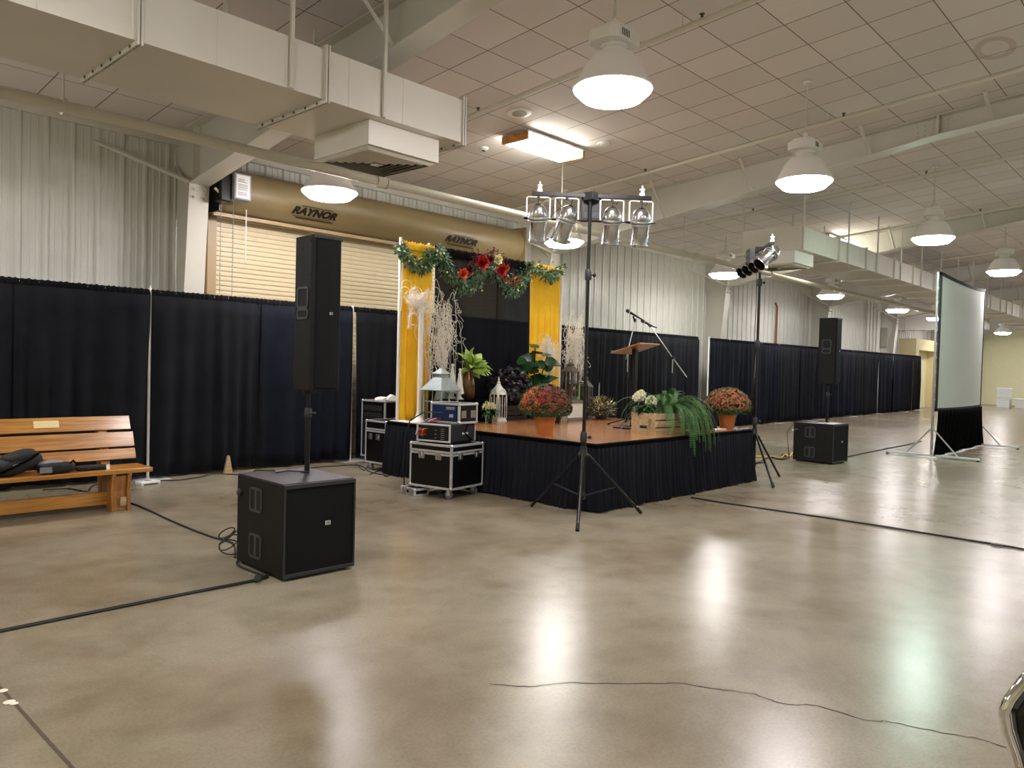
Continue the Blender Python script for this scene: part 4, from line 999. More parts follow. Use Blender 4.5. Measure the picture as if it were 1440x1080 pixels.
# ---- raw wood crate with fern and hydrangea
CRX,CRY=8.69,5.46
crate('wooden_crate','pale wooden crate with scalloped end and slot handle at the stage front',(CRX,CRY,SZ),math.radians(-7),.6,.40,.27,m_crate,3,True)
FX,FY=8.84,5.45
e=thing('boston_fern','large arching green fern growing out of the pale crate and over the stage edge','potted plant',(FX,FY,SZ+.0135))
MB().lathe([(.11,0),(.14,.2),(.15,.2),(.145,.22),(.13,.21)],n=18).build('pot',m_crated,e); m=MB(); ms=MB()
def frond(az,el,ln,droop,w):
    w*=R.uniform(.42,.6)
    d=Vector((math.cos(az)*math.cos(el),math.sin(az)*math.cos(el),math.sin(el))); p=Vector((math.cos(az)*.05,math.sin(az)*.05,.22)); n=32; st=ln/n; pts=[p.copy()]
    side=Vector((-math.sin(az),math.cos(az),0))
    for i in range(n):
        t=i/n; d=(d+Vector((0,0,-1))*(droop/n)*(.4+1.4*t)).normalized(); p=p+d*st
        if FY+p.y>4.93: p.z=max(p.z,.015)
        pts.append(p.copy())
        up=side.cross(d)
        for s_ in (-1,1):
            l=w*math.sin(math.pi*min(1,(t*.9+.12)))**.6+.012; q=p; dd=(side*s_+d*.35-up*.12).normalized()
            a=q-d*.004; b_=q+d*.004; tip=q+dd*l+Vector((0,0,-.012*R.random())); m.add([a,q+dd*l*.55-d*.003+up*.004,tip,q+dd*l*.55+d*.006+up*.004,b_],[(0,1,3,4),(1,2,3)])
    ms.tube(pts,.0025,3,False)
for k in range(60): frond(R.uniform(0,6.28),R.uniform(.5,1.3),R.uniform(.45,.78),R.uniform(1.8,3.6),.06)
for k in range(64): frond(R.uniform(-2.2,.3),R.uniform(.3,1.1),R.uniform(.6,.9),R.uniform(3.,5.),.055)
for k in range(40): frond(R.uniform(-1.7,-.2),R.uniform(.5,1.2),R.uniform(.75,.98),R.uniform(3.5,5.),.055)
m.build('fronds',m_fern,e); ms.build('stems',m_stem,e)
e=thing('hydrangea_jar','pale cream hydrangeas in a clear jar at the left end of the pale crate','flower arrangement',(8.50,5.55,SZ+.0135))
MB().lathe([(.05,0),(.055,.02),(.055,.27),(.045,.30),(.05,.32)],n=16).build('jar',m_glass,e,smooth=True); m=MB()
for q,r_ in (((.05,-.06,.40),.085),((-.06,.07,.44),.08),((.02,.08,.48),.07)): ball_flower(m,q,r_,110,.022)
m.build('blossoms',m_hyd,e); m=MB()
for k in range(20): a_=R.uniform(0,6.28); m.leaf((0,0,.32),(math.cos(a_),math.sin(a_),R.uniform(-.2,.6)),(0,0,1),.2,.07,.9,4)
m.build('leaves',m_leafd,e)
# ---- stage monitor wedge
e=thing('stage_monitor','black wedge shaped stage monitor beside the right chrysanthemum','loudspeaker',(9.86,5.52,SZ),math.radians(-12))
pf=[(-.20,0),(.17,0),(.20,.05),(.20,.16),(.06,.30),(-.02,.31),(-.20,.20)]
MB().prism([(y,z) for y,z in pf],'x',-.17,.17).build('cabinet',m_cab,e,bevel=.012)
MB().prism([(.195,.165),(.205,.172),(.068,.312),(.060,.303)],'x',-.155,.155).build('grille',m_grille,e)
MB().prism([(-.203,.06),(-.203,.14),(-.2,.14),(-.2,.06)],'x',-.07,.07).build('handle_recess',m_hole,e)
tag(MB().prism([(-.14,0),(.1,-.05),(.14,.03),(-.1,.08)],'z',0,.012).build('folded_paper',m_paper,loc=(10.0,5.26,SZ+.001)),'folded white paper lying between the wedge monitor and the right orange pot','paper')
tag(MB().prism([(-.10,-.03),(.12,-.04),(.13,.03),(-.08,.04)],'z',0,.008).build('folded_paper',m_paper,loc=(10.42,5.12,SZ+.003)),'small white paper right of the right orange pot at the stage corner','paper')

# ================================================================ LOUDSPEAKERS
def badge(parent,x,y,z,s,nm='badge'):
    b=MB().box(x-s*.5,x+s*.5,y-.004,y,z-s*.36,z+s*.36).build(nm,m_white,parent); m=MB()
    for (a0,a1,c0,c1) in ((-.38,-.28,-.05,.26),(-.12,-.02,-.05,.26),(-.28,-.12,.07,.13),(.06,.16,-.05,.26),(.18,.36,.12,.26),(.2,.36,-.05,.06),(-.38,.36,-.26,-.14)): m.box(x+a0*s,x+a1*s,y-.0055,y-.004,z+c0*s,z+c1*s)
    m.build('badge_lettering',m_ink,b)
def recess(parent,side,hx,y,z,w,h,bars=2):
    """recessed side handle: rim, dark cavity, grip bar on face x=hx*side"""
    m=MB(); X=hx*side
    def rr(a,b,r,n=4):
        P=[]
        for cx_,cy_,a0 in ((a-r,b-r,0),(-a+r,b-r,90),(-a+r,-b+r,180),(a-r,-b+r,270)):
            for i in range(n+1): t=math.radians(a0+90*i/n); P.append((cx_+r*math.cos(t),cy_+r*math.sin(t)))
        return P
    o_=rr(w/2,h/2,.03); i_=rr(w/2-.018,h/2-.018,.018); n=len(o_); vs=[]
    for t_ in (0,.007):
        for P in (o_,i_): vs+=[(X+side*t_,y+a,z+b) for a,b in P]
    f=[]
    for i in range(n):
        j=(i+1)%n; f+=[(2*n+i,2*n+j,3*n+j,3*n+i),(i,j,2*n+j,2*n+i),(n+i,n+j,3*n+j,3*n+i)]
    m.add(vs,f); h_=m.build('handle',m_rimh,parent)
    MB().prism([(y+a,z+b) for a,b in i_],'x',X+side*.0005,X+side*.002).build('handle_cavity',m_hole,h_)
    MB().box(min(X,X+side*.006),max(X,X+side*.006),y-.016,y+.016,z-h/2+.016,z+h/2-.016).build('grip_bar',m_rimh,h_,bevel=.004) if bars else None
def sub(label,loc,rz):
    e=thing('subwoofer',label,'loudspeaker',loc,rz); w,d,h=.30,.36,.70
    MB().box(-w,w,-d,d,.02,h-.004).build('cabinet',m_cab,e,bevel=.01)
    MB().box(-w+.006,w-.006,-d+.02,d-.006,h-.0035,h).build('top_panel',m_cabtop,e)
    g=MB().box(-w+.018,w-.018,-d-.006,-d+.001,.055,h-.04).build('front_grille',m_grille,e)
    m=MB()
    for (a,b,c_,d_) in ((-w,w,.02,.05),(-w,w,h-.035,h-.004),(-w,-w+.014,.05,h-.035),(w-.014,w,.05,h-.035)): m.box(a,b,-d-.012,-d,c_,d_)
    m.build('front_frame',m_rim,e,bevel=.003)
    badge(e,.06,-d-.006,.385,.042)
    for s in (-1,1):
        for z in (.535,.185): recess(e,s,w,.05,z,.19,.185)
    for s in (-1,1):
        for y in (-.3,.3): MB().cyl((s*.25,y,0),(s*.25,y,.021),.022,n=10).build('rubber_foot',m_rubber,e)
    MB().cyl((.13,.09,h),(.13,.09,h+.006),.035,n=16).build('pole_socket',m_rim,e,smooth=True)
    MB().lathe([(.03,0),(.03,.02),(.012,.03)],c=(0,0,0),n=10,M=Matrix.Translation((-w-.0,.30,.56))@Matrix.Rotation(-math.pi/2,4,'Y')).build('side_socket',m_rim,e)
    # back panel plug
    MB().box(-.22,-.18,d+.001,d+.07,.52,.56).build('white_plug',m_white,e,bevel=.006)
    return e
sub('large black subwoofer in the left foreground carrying the column loudspeaker pole',(3.19,5.24,0),math.radians(-1.5))
sub('black subwoofer on the right behind the stage corner, carrying the far loudspeaker pole',(13.82,5.30,0),math.radians(-4))
def spk(label,loc,rz,pole_label,ploc,pz0,pz1,h):
    p=thing('speaker_pole',pole_label,'pole',(ploc[0],ploc[1],pz0)); L_=pz1-pz0
    MB().cyl((0,0,0),(0,0,L_*.72),.021,n=14).build('lower_tube',m_black,p,smooth=True); MB().cyl((0,0,L_*.72),(0,0,L_),.017,n=14).build('upper_tube',m_black,p,smooth=True)
    MB().lathe([(.026,L_*.66),(.03,L_*.68),(.03,L_*.76),(.022,L_*.78)],n=14).build('collar',m_rim,p,smooth=True)
    MB().tube([(0,-.02,L_*.72),(.04,-.05,L_*.72)],.008,6).build('locking_knob',m_rim,p); MB().lathe([(.04,L_-.03),(.045,L_-.002)],n=14).build('top_flange',m_black,p,smooth=True)
    e=thing('column_loudspeaker',label,'loudspeaker',(loc[0],loc[1],pz1),rz); w,d=.125,.155
    prof=[(-w,d*.8),(-w*.8,d),(w*.8,d),(w,d*.8),(w,-d+.04),(w*.88,-d),(-w*.88,-d),(-w,-d+.04)]
    MB().prism(prof,'z',.0,h).build('cabinet',m_cab,e,bevel=.008)
    gp_=[(-w*.9,-d-.001),(-w*.8,-d-.014),(0,-d-.02),(w*.8,-d-.014),(w*.9,-d-.001)]
    MB().prism(gp_,'z',.025,h-.03).build('front_grille',m_grille,e,smooth=True)
    MB().prism([(x,y) for x,y in ((-w*.95,-d+.01),(-w*.9,-d-.022),(w*.9,-d-.022),(w*.95,-d+.01))],'z',h-.03,h-.004).build('grille_cap',m_rim,e,bevel=.004)
    badge(e,.02,-d-.019,h*.50,.026)
    for s in (-1,1):
        recess(e,s,w,.0,h*.60,.17,.17,0); recess(e,s,w,.0,h*.495,.17,.085,0)
    m=MB()
    for s in (-1,1):
        for z in (.04,h*.25,h*.5,h*.75,h-.05): m.cyl((s*w,-d+.05,z),(s*(w+.004),-d+.05,z),.007,n=8)
        m.cyl((s*w,0.02,h-.1),(s*(w+.004),.02,h-.1),.009,n=8)
    m.build('rigging_bolt',m_hole,e); MB().cyl((0,0,-.0),(0,0,.004),.05,n=14)
    return e
spk('tall black column loudspeaker on a pole above the left foreground subwoofer',(3.375,5.28),math.radians(-2),'black speaker pole rising from the left foreground subwoofer',(3.33,5.31),.706,1.36,1.20)
spk('tall black loudspeaker on a pole above the far right subwoofer',(13.88,5.22),math.radians(-2),'black speaker pole rising from the far right subwoofer',(13.88,5.22),.706,1.40,1.17)
# cable loop on sub tops
tag(MB().tube([(3.33,5.28,.712),(3.22,5.42,.712),(3.1,5.38,.712),(3.16,5.5,.712),(3.05,5.60,.712),(2.98,5.63,.66),(2.98,5.64,.012)],.006,6).build('loudspeaker_cable',m_cable,smooth=True),'black cable looping over the top of the foreground subwoofer','cable')
tag(MB().tube([(13.9,5.18,.712),(13.8,5.35,.712),(13.68,5.3,.712),(13.7,5.5,.712),(13.62,5.70,.70),(13.5,5.78,.5),(13.55,5.74,.012)],.007,6).build('loudspeaker_cable',m_cable,smooth=True),'black cable over the top of the far right subwoofer','cable')

# ================================================================ PAR LIGHT STANDS
def stand(label,base,htop,feet,hubz,collars):
    e=thing('lighting_stand',label,'tripod stand',(base[0],base[1],0))
    MB().cyl((0,0,hubz-.45),(0,0,collars[0]),.026,n=16).build('lower_pole',m_black,e,smooth=True); MB().cyl((0,0,collars[0]),(0,0,htop),.019,n=14).build('upper_pole',m_black,e,smooth=True)
    for z in collars:
        c_=MB().lathe([(.032,z-.06),(.036,z-.05),(.036,z+.03),(.028,z+.05)],n=14).build('collar',m_rim,e,smooth=True)
        k=MB().tube([(0,0,z-.01),CX*.055+Vector((0,0,z-.01))],.007,6); k.sphere(CX*.065+Vector((0,0,z-.01)),.02,8,5); k.build('locking_knob',m_black,c_,smooth=True)
    MB().lathe([(.03,hubz-.03),(.055,hubz-.02),(.055,hubz),(.04,hubz+.02),(.034,hubz+.08)],n=16).build('leg_hub',m_black,e,smooth=True)
    MB().lathe([(.03,hubz-.48),(.04,hubz-.46),(.04,hubz-.42),(.03,hubz-.40)],n=12).build('brace_hub',m_black,e,smooth=True)
    for f in feet:
        v=Vector((f[0]-base[0],f[1]-base[1],0)); n_=v.normalized(); a=n_*.05+Vector((0,0,hubz)); b=v+Vector((0,0,.018))
        l=MB().tube([a,b],.0165,10).build('leg',m_legm,e,smooth=True); MB().tube([a.lerp(b,.93),b+(b-a).normalized()*.004],.02,10).build('rubber_foot',m_rubber,l,smooth=True)
        br=[a.lerp(b,.55),n_*.03+Vector((0,0,hubz-.44))]; MB().tube(br,.009,6).build('brace',m_black,l,smooth=True)
    return e
m_legm=mat('gloss_black_tube',(46,46,48),.22,.7)
s1=stand('tall black tripod stand with a four lamp bar in front of the stage',(6.44,4.955),3.40,[(5.837,4.536),(7.084,4.638),(6.46,5.68)],.67,[.86,2.57])
s2=stand('black tripod lighting stand behind the right front corner of the stage',(10.68,5.06),3.32,[(10.10,4.49),(11.22,4.90),(10.80,5.72)],.67,[.86,2.0,2.9])
def tbar(e,base,a,b):
    a=a-Vector((base[0],base[1],0)); b=b-Vector((base[0],base[1],0)); d=(b-a).normalized(); s=Vector((-d.y,d.x,0)).normalized(); 
    m=MB(); vs=[]
    for p in (a,b):
        for i,j in ((-.018,-.018),(.018,-.018),(.018,.018),(-.018,.018)): vs.append(p+s*i+Vector((0,0,j)))
    m.add(vs,[(0,1,5,4),(1,2,6,5),(2,3,7,6),(3,0,4,7),(3,2,1,0),(4,5,6,7)]); bar=m.build('crossbar',m_black,e)
    c_=(a+b)/2; MB().box(c_.x-.06,c_.x+.06,c_.y-.06,c_.y+.06,c_.z-.05,c_.z+.035).build('bar_clamp',m_rim,e,bevel=.006)
    return a,b
def par(label,p,bd,aim,yl=.24):
    """par can hanging from bar point p; bd bar direction, aim beam direction"""
    e=thing('par_light',label,'stage light',tuple(p)); bd=Vector(bd).normalized(); aim=Vector(aim).normalized(); Z=Vector((0,0,1))
    w=.122; piv=-Z*yl
    y=[piv-bd*w,-bd*w-Z*.025,-bd*(w-.02)-Z*.018+Z*.0,bd*(w-.02)-Z*.018,bd*w-Z*.025,piv+bd*w]
    MB().tube(y,.0085,6).build('yoke',m_white,e,smooth=True); MB().cyl((0,0,-.03),(0,0,-.012),.016,n=10).build('hang_bolt',m_rim,e)
    # body frame
    s=bd; up=aim; t=up.cross(s).normalized(); s=t.cross(up)
    T=Matrix(((s.x,t.x,up.x,piv.x),(s.y,t.y,up.y,piv.y),(s.z,t.z,up.z,piv.z),(0,0,0,1)))
    def lt(prof,nm,mt,par_=None,cap=False,n=28):
        m=MB().lathe([(q_[0]*1.2,q_[1]*1.12) for q_ in prof],n=n,cap=cap); m.v=[tuple(T@Vector(q)) for q in m.v]; return m.build(nm,mt,par_ or e,smooth=True,smang=35)
    b=lt([(.078,-.03),(.080,.0),(.076,.02),(.076,.19),(.082,.20),(.082,.215),(.075,.215),(.074,.0)],'barrel',m_chrome)
    lt([(.024,-.135),(.05,-.12),(.071,-.09),(.082,-.05),(.086,-.02),(.086,-.012)],'dome',m_chrome); lt([(.0001,-.131),(.025,-.1345),(.025,-.12)],'vent_hole',m_hole)
    lt([(.090,-.03),(.093,-.024),(.093,-.012),(.088,-.008)],'retaining_ring',m_alu); lt([(.087,.004),(.089,.008),(.089,.016),(.084,.02)],'retaining_ring',m_alu)
    lt([(.0001,.06),(.073,.065)],'lamp_face',m_hole)
    for a_ in (.5,2.6,4.7):
        c_=MB().box(-.018,.018,.094,.124,.205,.238); Q=T@Matrix.Rotation(a_,4,'Z'); c_.v=[tuple(Q@Vector(q)) for q in c_.v]; c_.build('filter_clip',m_alu,e,bevel=.002)
    for sg in (-1,1): MB().cyl(piv+bd*sg*.106,piv+bd*sg*.152,.014 if sg<0 else .008,n=8).build('side_knob',m_black,e)
    MB().tube([piv-aim*.13,piv-aim*.17+Z*.03,-Z*.06+bd*.05,-Z*.01+bd*.07],.004,5).build('power_lead',m_cable,e,smooth=True)
    return e
def cam_depth(p): return (Vector(p)-Vector((0,0,CH))).dot(CZ)
dp=cam_depth((6.44,4.955,3.3))
a0,b0=pd(748,272,dp),pd(916,279,dp); z_=(a0.z+b0.z)/2; a0.z+=0; 
tbar(s1,(6.44,4.955),a0,b0); bd=(b0-a0).normalized()
hor=Vector((CZ.x,CZ.y,0)).normalized(); 
aim1=Vector((0,0,-1))*.88+hor*.42
for u,l,dx_ in ((757.5,'leftmost',0.02),(797.5,'second from left',-.28),(861,'third from left',0.0),(902,'rightmost',0.02)):
    t=(u-748)/168; p=a0.lerp(b0,t)-Vector((0,0,.019)); par('chrome par can hanging from the four lamp bar over the stage front, %s'%l,p,bd,aim1+bd*dx_)
q=pd(831,294,dp+.07); e=thing('dimmer_pack','black dimmer box behind the pole on the four lamp bar','dimmer',(q.x,q.y,q.z),math.atan2(bd.y,bd.x))
MB().box(-.105,.105,-.03,.05,-.13,.115).build('housing',m_black,e,bevel=.006); MB().box(-.08,.08,-.034,-.03,-.10,-.04).build('front_label',m_rim,e); MB().tube([(.0,0,.115),(0,0,.15)],.02,8).build('bracket',m_rim,e)
for u,l in ((759,'left end'),(903,'right end')):
    t=(u-748)/168; p=a0.lerp(b0,t)+Vector((0,0,.0185)); e=thing('spigot_clamp','small chrome clamp on top of the four lamp bar, %s'%l,'clamp',tuple(p))
    MB().lathe([(.03,0),(.03,.03),(.022,.035),(.022,.055),(.03,.058),(.03,.075),(.008,.08),(.008,.11)],n=12).build('clamp_body',m_white,e,smooth=True); MB().tube([(-.035,0,.045),(.035,0,.045)],.008,6).build('wing_bolt',m_alu,e)
tag(MB().tube([pd(782,279,dp),pd(790,290,dp),pd(778,300,dp),pd(775,306,dp)],.004,5).build('lamp_cable',m_cable,smooth=True),'thin black lead drooping between the two left par lights','cable')
# second stand
dq=cam_depth((10.68,5.06,3.3)); a1,b1_=pd(1075,339,dq-.62),pd(1043,361,dq+.62)
zz=(a1.z+b1_.z)/2; a1.z=b1_.z=zz
mid=(a1+b1_)/2; off=Vector((10.68,5.06,0))-Vector((mid.x,mid.y,0)); a1+=off; b1_+=off
tbar(s2,(10.68,5.06),a1,b1_); bd2=(b1_-a1).normalized(); aim2=(-CX*.72+Vector((0,0,-.62))-hor*.30)
for k,l in enumerate(('nearest and largest','second nearest','third','furthest')):
    p=a1.lerp(b1_,(.10,.36,.64,.9)[k])-Vector((0,0,.019)); par('chrome par can on the stand behind the right stage corner, %s of four'%l,p,bd2,aim2,.13)
q=mid+off; e=thing('dimmer_pack','black dimmer box on the lamp bar behind the right stage corner','dimmer',(q.x-.02,q.y+.05,q.z-.12),math.atan2(bd2.y,bd2.x))
MB().box(-.10,.10,.045,.13,-.10,.12).build('housing',m_black,e,bevel=.006); MB().box(-.08,.08,.041,.0445,-.06,.02).build('front_label',m_rim,e)
p=a1.lerp(b1_,.04)+Vector((0,0,.0185)); e=thing('spigot_clamp','small chrome clamp on the bar behind the right stage corner','clamp',tuple(p))
MB().lathe([(.03,0),(.03,.03),(.022,.035),(.022,.055),(.03,.058),(.03,.075),(.008,.08),(.008,.11)],n=12).build('clamp_body',m_white,e,smooth=True); MB().tube([(-.035,0,.045),(.035,0,.045)],.008,6).build('wing_bolt',m_alu,e)
tag(MB().tube([q+Vector((-.08,.08,-.05)),q-CX*.2+Vector((0,0,-.02)),q-CX*.24+Vector((0,0,-.12)),q-CX*.12+Vector((0,0,-.10)),q-CX*.05+Vector((0,0,-.3)),Vector((10.64,5.08,2.6)),Vector((10.64,5.09,2.2)),Vector((10.65,5.1,1.2))],.005,5).build('lamp_cable',m_cable,smooth=True),'black cable looping down the second lighting stand','cable')
# ================================================================ FLIGHT CASES
def flight(name,label,loc,rz,w,d,h,lid=None,wheels=False,latches=(),front=None,balls=True,zb=0.):
    """laminate case with aluminium edges; front faces -x"""
    e=thing(name,label,'flight case',loc,rz); z0=.115 if wheels else 0.; z1=z0+h; t=.022
    MB().box(-w/2,w/2,-d/2,d/2,z0,z1).build('case_body',m_rack,e)
    m=MB(); q=.0035
    for sx_ in (-1,1):
        for sy_ in (-1,1):
            x=sx_*w/2; y=sy_*d/2
            m.box(min(x+sx_*q,x-sx_*t),max(x+sx_*q,x-sx_*t),min(y+sy_*q,y-sy_*t),max(y+sy_*q,y-sy_*t),z0,z1)
    for z in (z0,z1):
        a,b=(z-q,z+t) if z==z0 else (z-t,z+q)
        for s_ in (-1,1):
            m.box(-w/2-q,w/2+q,min(s_*d/2+s_*q,s_*d/2-s_*t),max(s_*d/2+s_*q,s_*d/2-s_*t),a,b); m.box(min(s_*w/2+s_*q,s_*w/2-s_*t),max(s_*w/2+s_*q,s_*w/2-s_*t),-d/2,d/2,a,b)
    if lid:
        for s_ in (-1,1):
            for (a,b) in ((z1-lid-.028,z1-lid-.004),(z1-lid+.004,z1-lid+.028)):
                m.box(-w/2-q,w/2+q,s_*d/2-q,s_*d/2+q,a,b); m.box(s_*w/2-q,s_*w/2+q,-d/2,d/2,a,b)
    m.build('aluminium_edging',m_alud,e,bevel=.0015)
    if balls:
        for sx_ in (-1,1):
            for sy_ in (-1,1):
                for z in (z0+.012,z1-.012): MB().sphere((sx_*(w/2-.008),sy_*(d/2-.008),z),.024,8,6).build('corner_cap',m_alu,e,smooth=True)
    for (fx_,u_,z) in latches:   # face x or y, offset, height
        m=MB(); 
        def bx3(a0,a1,b0,b1,c0,c1):
            if fx_=='x': m.box(-w/2-c1,-w/2-c0,a0,a1,b0,b1)
            else: m.box(a0,a1,-d/2-c1,-d/2-c0,b0,b1)
        bx3(u_-.045,u_+.045,z-.045,z+.045,0,.004); bx3(u_-.012,u_+.012,z-.03,z+.03,.004,.016); bx3(u_-.035,u_+.035,z-.006,z+.006,.004,.01)
        m.build('butterfly_latch',m_alu,e,bevel=.002)
    if wheels:
        for sx_ in (-1,1):
            for sy_ in (-1,1):
                x=sx_*(w/2-.07); y=sy_*(d/2-.07); c_=MB().box(x-.04,x+.04,y-.04,y+.04,.105,z0); c_.box(x-.022,x-.016,y-.012,y+.03,.04,.106); c_.box(x+.016,x+.022,y-.012,y+.03,.04,.106)
                cc=c_.build('caster',m_alud,e); MB().cyl((x-.015,y+.015,.048),(x+.015,y+.015,.048),.048,n=18).build('wheel',m_caster,cc,smooth=True)
    return e
FR=math.radians(9)
ca=math.cos(FR); sa=math.sin(FR)
FCX,FCY=6.03+.31*ca-.32*sa,6.56+.31*sa+.32*ca
flight('wheeled_case','black flight case with aluminium edges on casters beside the stage skirt',(FCX,FCY,0),FR,.62,.64,.52,lid=.10,wheels=True,latches=(('x',-.12,.50),('x',.14,.50),('y',-.14,.50),('y',.18,.50)))
# rack bag on top
z0=.115+.52+.004
e=thing('rack_bag','soft black rack bag with white edged front and red patch cables on the wheeled case','rack',(FCX+.02,FCY+.04,z0),FR+math.radians(3))
w,d,h=.52,.50,.23
MB().box(-w/2,w/2,-d/2,d/2,.012,h).build('bag_body',m_bag,e,bevel=.02)
m=MB()
for (a,b,c_,d_) in ((-d/2,d/2,.012,.034),(-d/2,d/2,h-.022,h),(-d/2,-d/2+.022,.034,h-.022),(d/2-.022,d/2,.034,h-.022)): m.box(-w/2-.014,-w/2+.004,a,b,c_,d_)
m.build('front_edging',m_alud,e,bevel=.004)
m=MB()
for (a,b,c_,d_) in ((-w/2,w/2,.012,.03),(w/2-.016,w/2+.004,.03,h)): m.box(w/2-.02 if a==-w/2 else a,w/2+.004,-d/2-.004,-d/2+.01,.012,h)
m.build('rear_edging',m_alud,e)
MB().box(-w/2-.006,-w/2+.0,-d/2+.03,d/2-.03,.04,h-.03).build('device_face',m_hole,e)
m=MB()
for k in range(6): m.box(-w/2-.009,-w/2-.006,-.16,-.11,.05+k*.024,.056+k*.024) 
for k in range(3): m.box(-w/2-.009,-w/2-.006,-.05,-.02,.06+k*.045,.066+k*.045)
m.build('front_controls',m_alu,e)
for k in range(7):
    y=.08+.022*k; MB().tube([(-w/2-.008,y,.17),(-w/2-.06,y-.01,.15+R.uniform(-.02,.03)),(-w/2-.05,y+.02,.09),(-w/2-.01,y+.03*R.random(),.06+R.uniform(0,.04))],.0045,5).build('patch_cable',(m_red,m_red,m_yellow,m_red,m_mumor,m_red,m_white)[k],e,smooth=True)
MB().box(-.02,.10,-d/2-.003,-d/2,.10,.125).build('logo_patch',m_white,e); m=MB()
for k in range(5): m.box(-.012+k*.022,-.004+k*.022,-d/2-.004,-d/2-.003,.10,.125)
m.build('logo_gap',m_ink,e)
MB().tube([(.08,-d/2-.006,.22),(.02,-d/2-.008,.12),(.18,-d/2-.008,.02)],.007,5).build('side_strap',m_velvet,e)
MB().box(-w/2+.03,w/2-.03,-d/2+.03,d/2-.03,0,.013).build('rubber_base',m_rubber,e)
# wireless receiver rack
z1=z0+.234
e=flight('receiver_case','small aluminium edged case with blue lit receivers, topmost of the equipment stack',(FCX+.12,FCY+.02,z1),FR-.05,.34,.46,.24,latches=(('y',-.085,.11),('y',.09,.11)))
MB().box(-.176,-.171,-.19,.19,.03,.21).build('device_face',m_blue,e)
m=MB(); m.box(-.179,-.176,-.16,-.03,.165,.195); m.box(-.179,-.176,-.14,-.08,.07,.11); m.build('display',m_alud,e)
m=MB()
for k in range(8): m.box(-.1795,-.1785,-.155+.016*k,-.147+.016*k,.168,.19)
for k in range(7): m.cyl((-.176,.02+.022*k,.06),(-.184,.02+.022*k,.06),.006,n=8)
m.build('knobs',m_ink,e)
for k,(mt,y) in enumerate(((m_red,.16),(m_white,.13),(m_red,.10),(m_cable,.18),(m_red,.06))): MB().tube([(-.178,y,.05),(-.25,y+.02,.03),(-.27,y+.05,.01),(-.22,y+.01,.006)],.005,5).build('patch_cable',mt,e,smooth=True)
tag(MB().tube([(FCX-.2,FCY-.12,z1+.13),(FCX-.27,FCY+.1,z1+.14),(FCX-.36,FCY+.28,z1+.02),(FCX-.42,FCY+.30,z1-.2),(FCX-.39,FCY+.34,z1-.30),(FCX-.36,FCY+.39,.30),(FCX-.30,FCY+.42,.015)],.008,6).build('signal_cable',m_cable,smooth=True),'black cable curving down the left of the equipment stack','cable')
flight('small_case','small flat aluminium edged case on the floor left of the wheeled case',(5.99,7.16,0),math.radians(-8),.2,.3,.085,latches=(('x',.07,.045),('x',-.07,.045)),balls=True)
flight('lower_rack_case','black rack case on casters half hidden behind the left end of the stage',(7.05,9.02,0),math.radians(2),.55,.46,.62,lid=.14,wheels=True,latches=(('x',-.05,.5),('x',.12,.5)))
e=flight('tall_rack_case','tall black open rack case standing against the drape behind the stage',(7.52,9.62,0),math.radians(2),.7,.56,.88,wheels=True)
m=MB()
for k in range(7): m.box(-.36,-.352,-.22,.22,.17+.11*k,.17+.11*k+.09)
ff=m.build('rack_devices',m_hole,e); m=MB()
for k in (5,6): m.box(-.364,-.36,-.2,.2,.2+.11*k,.206+.11*k)
m.box(-.364,-.36,-.05,.02,.62,.63); m.cyl((-.36,0,.5),(-.366,0,.5),.012,n=8); m.build('device_trim',m_alu,ff)
for (x,y,r_,s_) in ((7.30,9.55,.3,.09),(7.42,9.45,-.4,.10)):
    tag(MB().prism([(-s_,0),(s_,0),(s_*.7,.05),(-s_*.2,.09 if s_>.095 else .045),(-s_,.03)],'y',-.08,.08).build('paper_stack',m_paper,loc=(x,y,.999),rz=r_),'crumpled white paper on the tall rack case, %s'%('left piece' if s_<.095 else 'right piece'),'paper')
m=MB()
for k in range(6):
    r_=.07+.012*R.random(); m.tube([(r_*math.cos(t*.5)+R.uniform(-.01,.01),r_*math.sin(t*.5)*.8,.03+.018*k+.015*math.sin(t)) for t in range(14)],.008,5)
m.box(-.12,.12,-.08,.08,0,.03); tag(m.build('cable_tangle',m_cable,loc=(7.62,9.55,.999)),'tangle of black cables on top of the tall rack case','cable')

# ================================================================ BENCH
e=thing('wooden_bench','long varnished pine bench in front of the black drapes at the left edge','bench',(3.30,8.42,0)); L_=2.5
MB().box(-L_,0,-.22,.20,.385,.43).build('seat_plank',m_bench,e,bevel=.006)
def slat(z0_,z1_,y0_,y1_,xr):
    T=None; m=MB(); t=.035
    m.prism([(y0_,z0_),(y1_,z1_),(y1_+t,z1_-.005),(y0_+t,z0_-.005)],'x',-L_+.06,xr); return m
sl=[]
for a,b,xr in ((.79,.935,-.02),(.61,.765,-.0),(.48,.59,0.)):
    ya=.21+(a-.43)*.35; yb_=.21+(b-.43)*.35; sl.append(slat(a,b,ya,yb_,xr).build('back_slat',m_bench,e,bevel=.005))
pl_=MB(); a=.835; ya=.21+(a-.43)*.35; pl_.prism([(ya-.003,a),(ya-.003+.07*.35,a+.07),(ya+.07*.35,a+.07),(ya,a)],'x',-.95,-.72); pl_.build('brass_plaque',m_brass,sl[0])
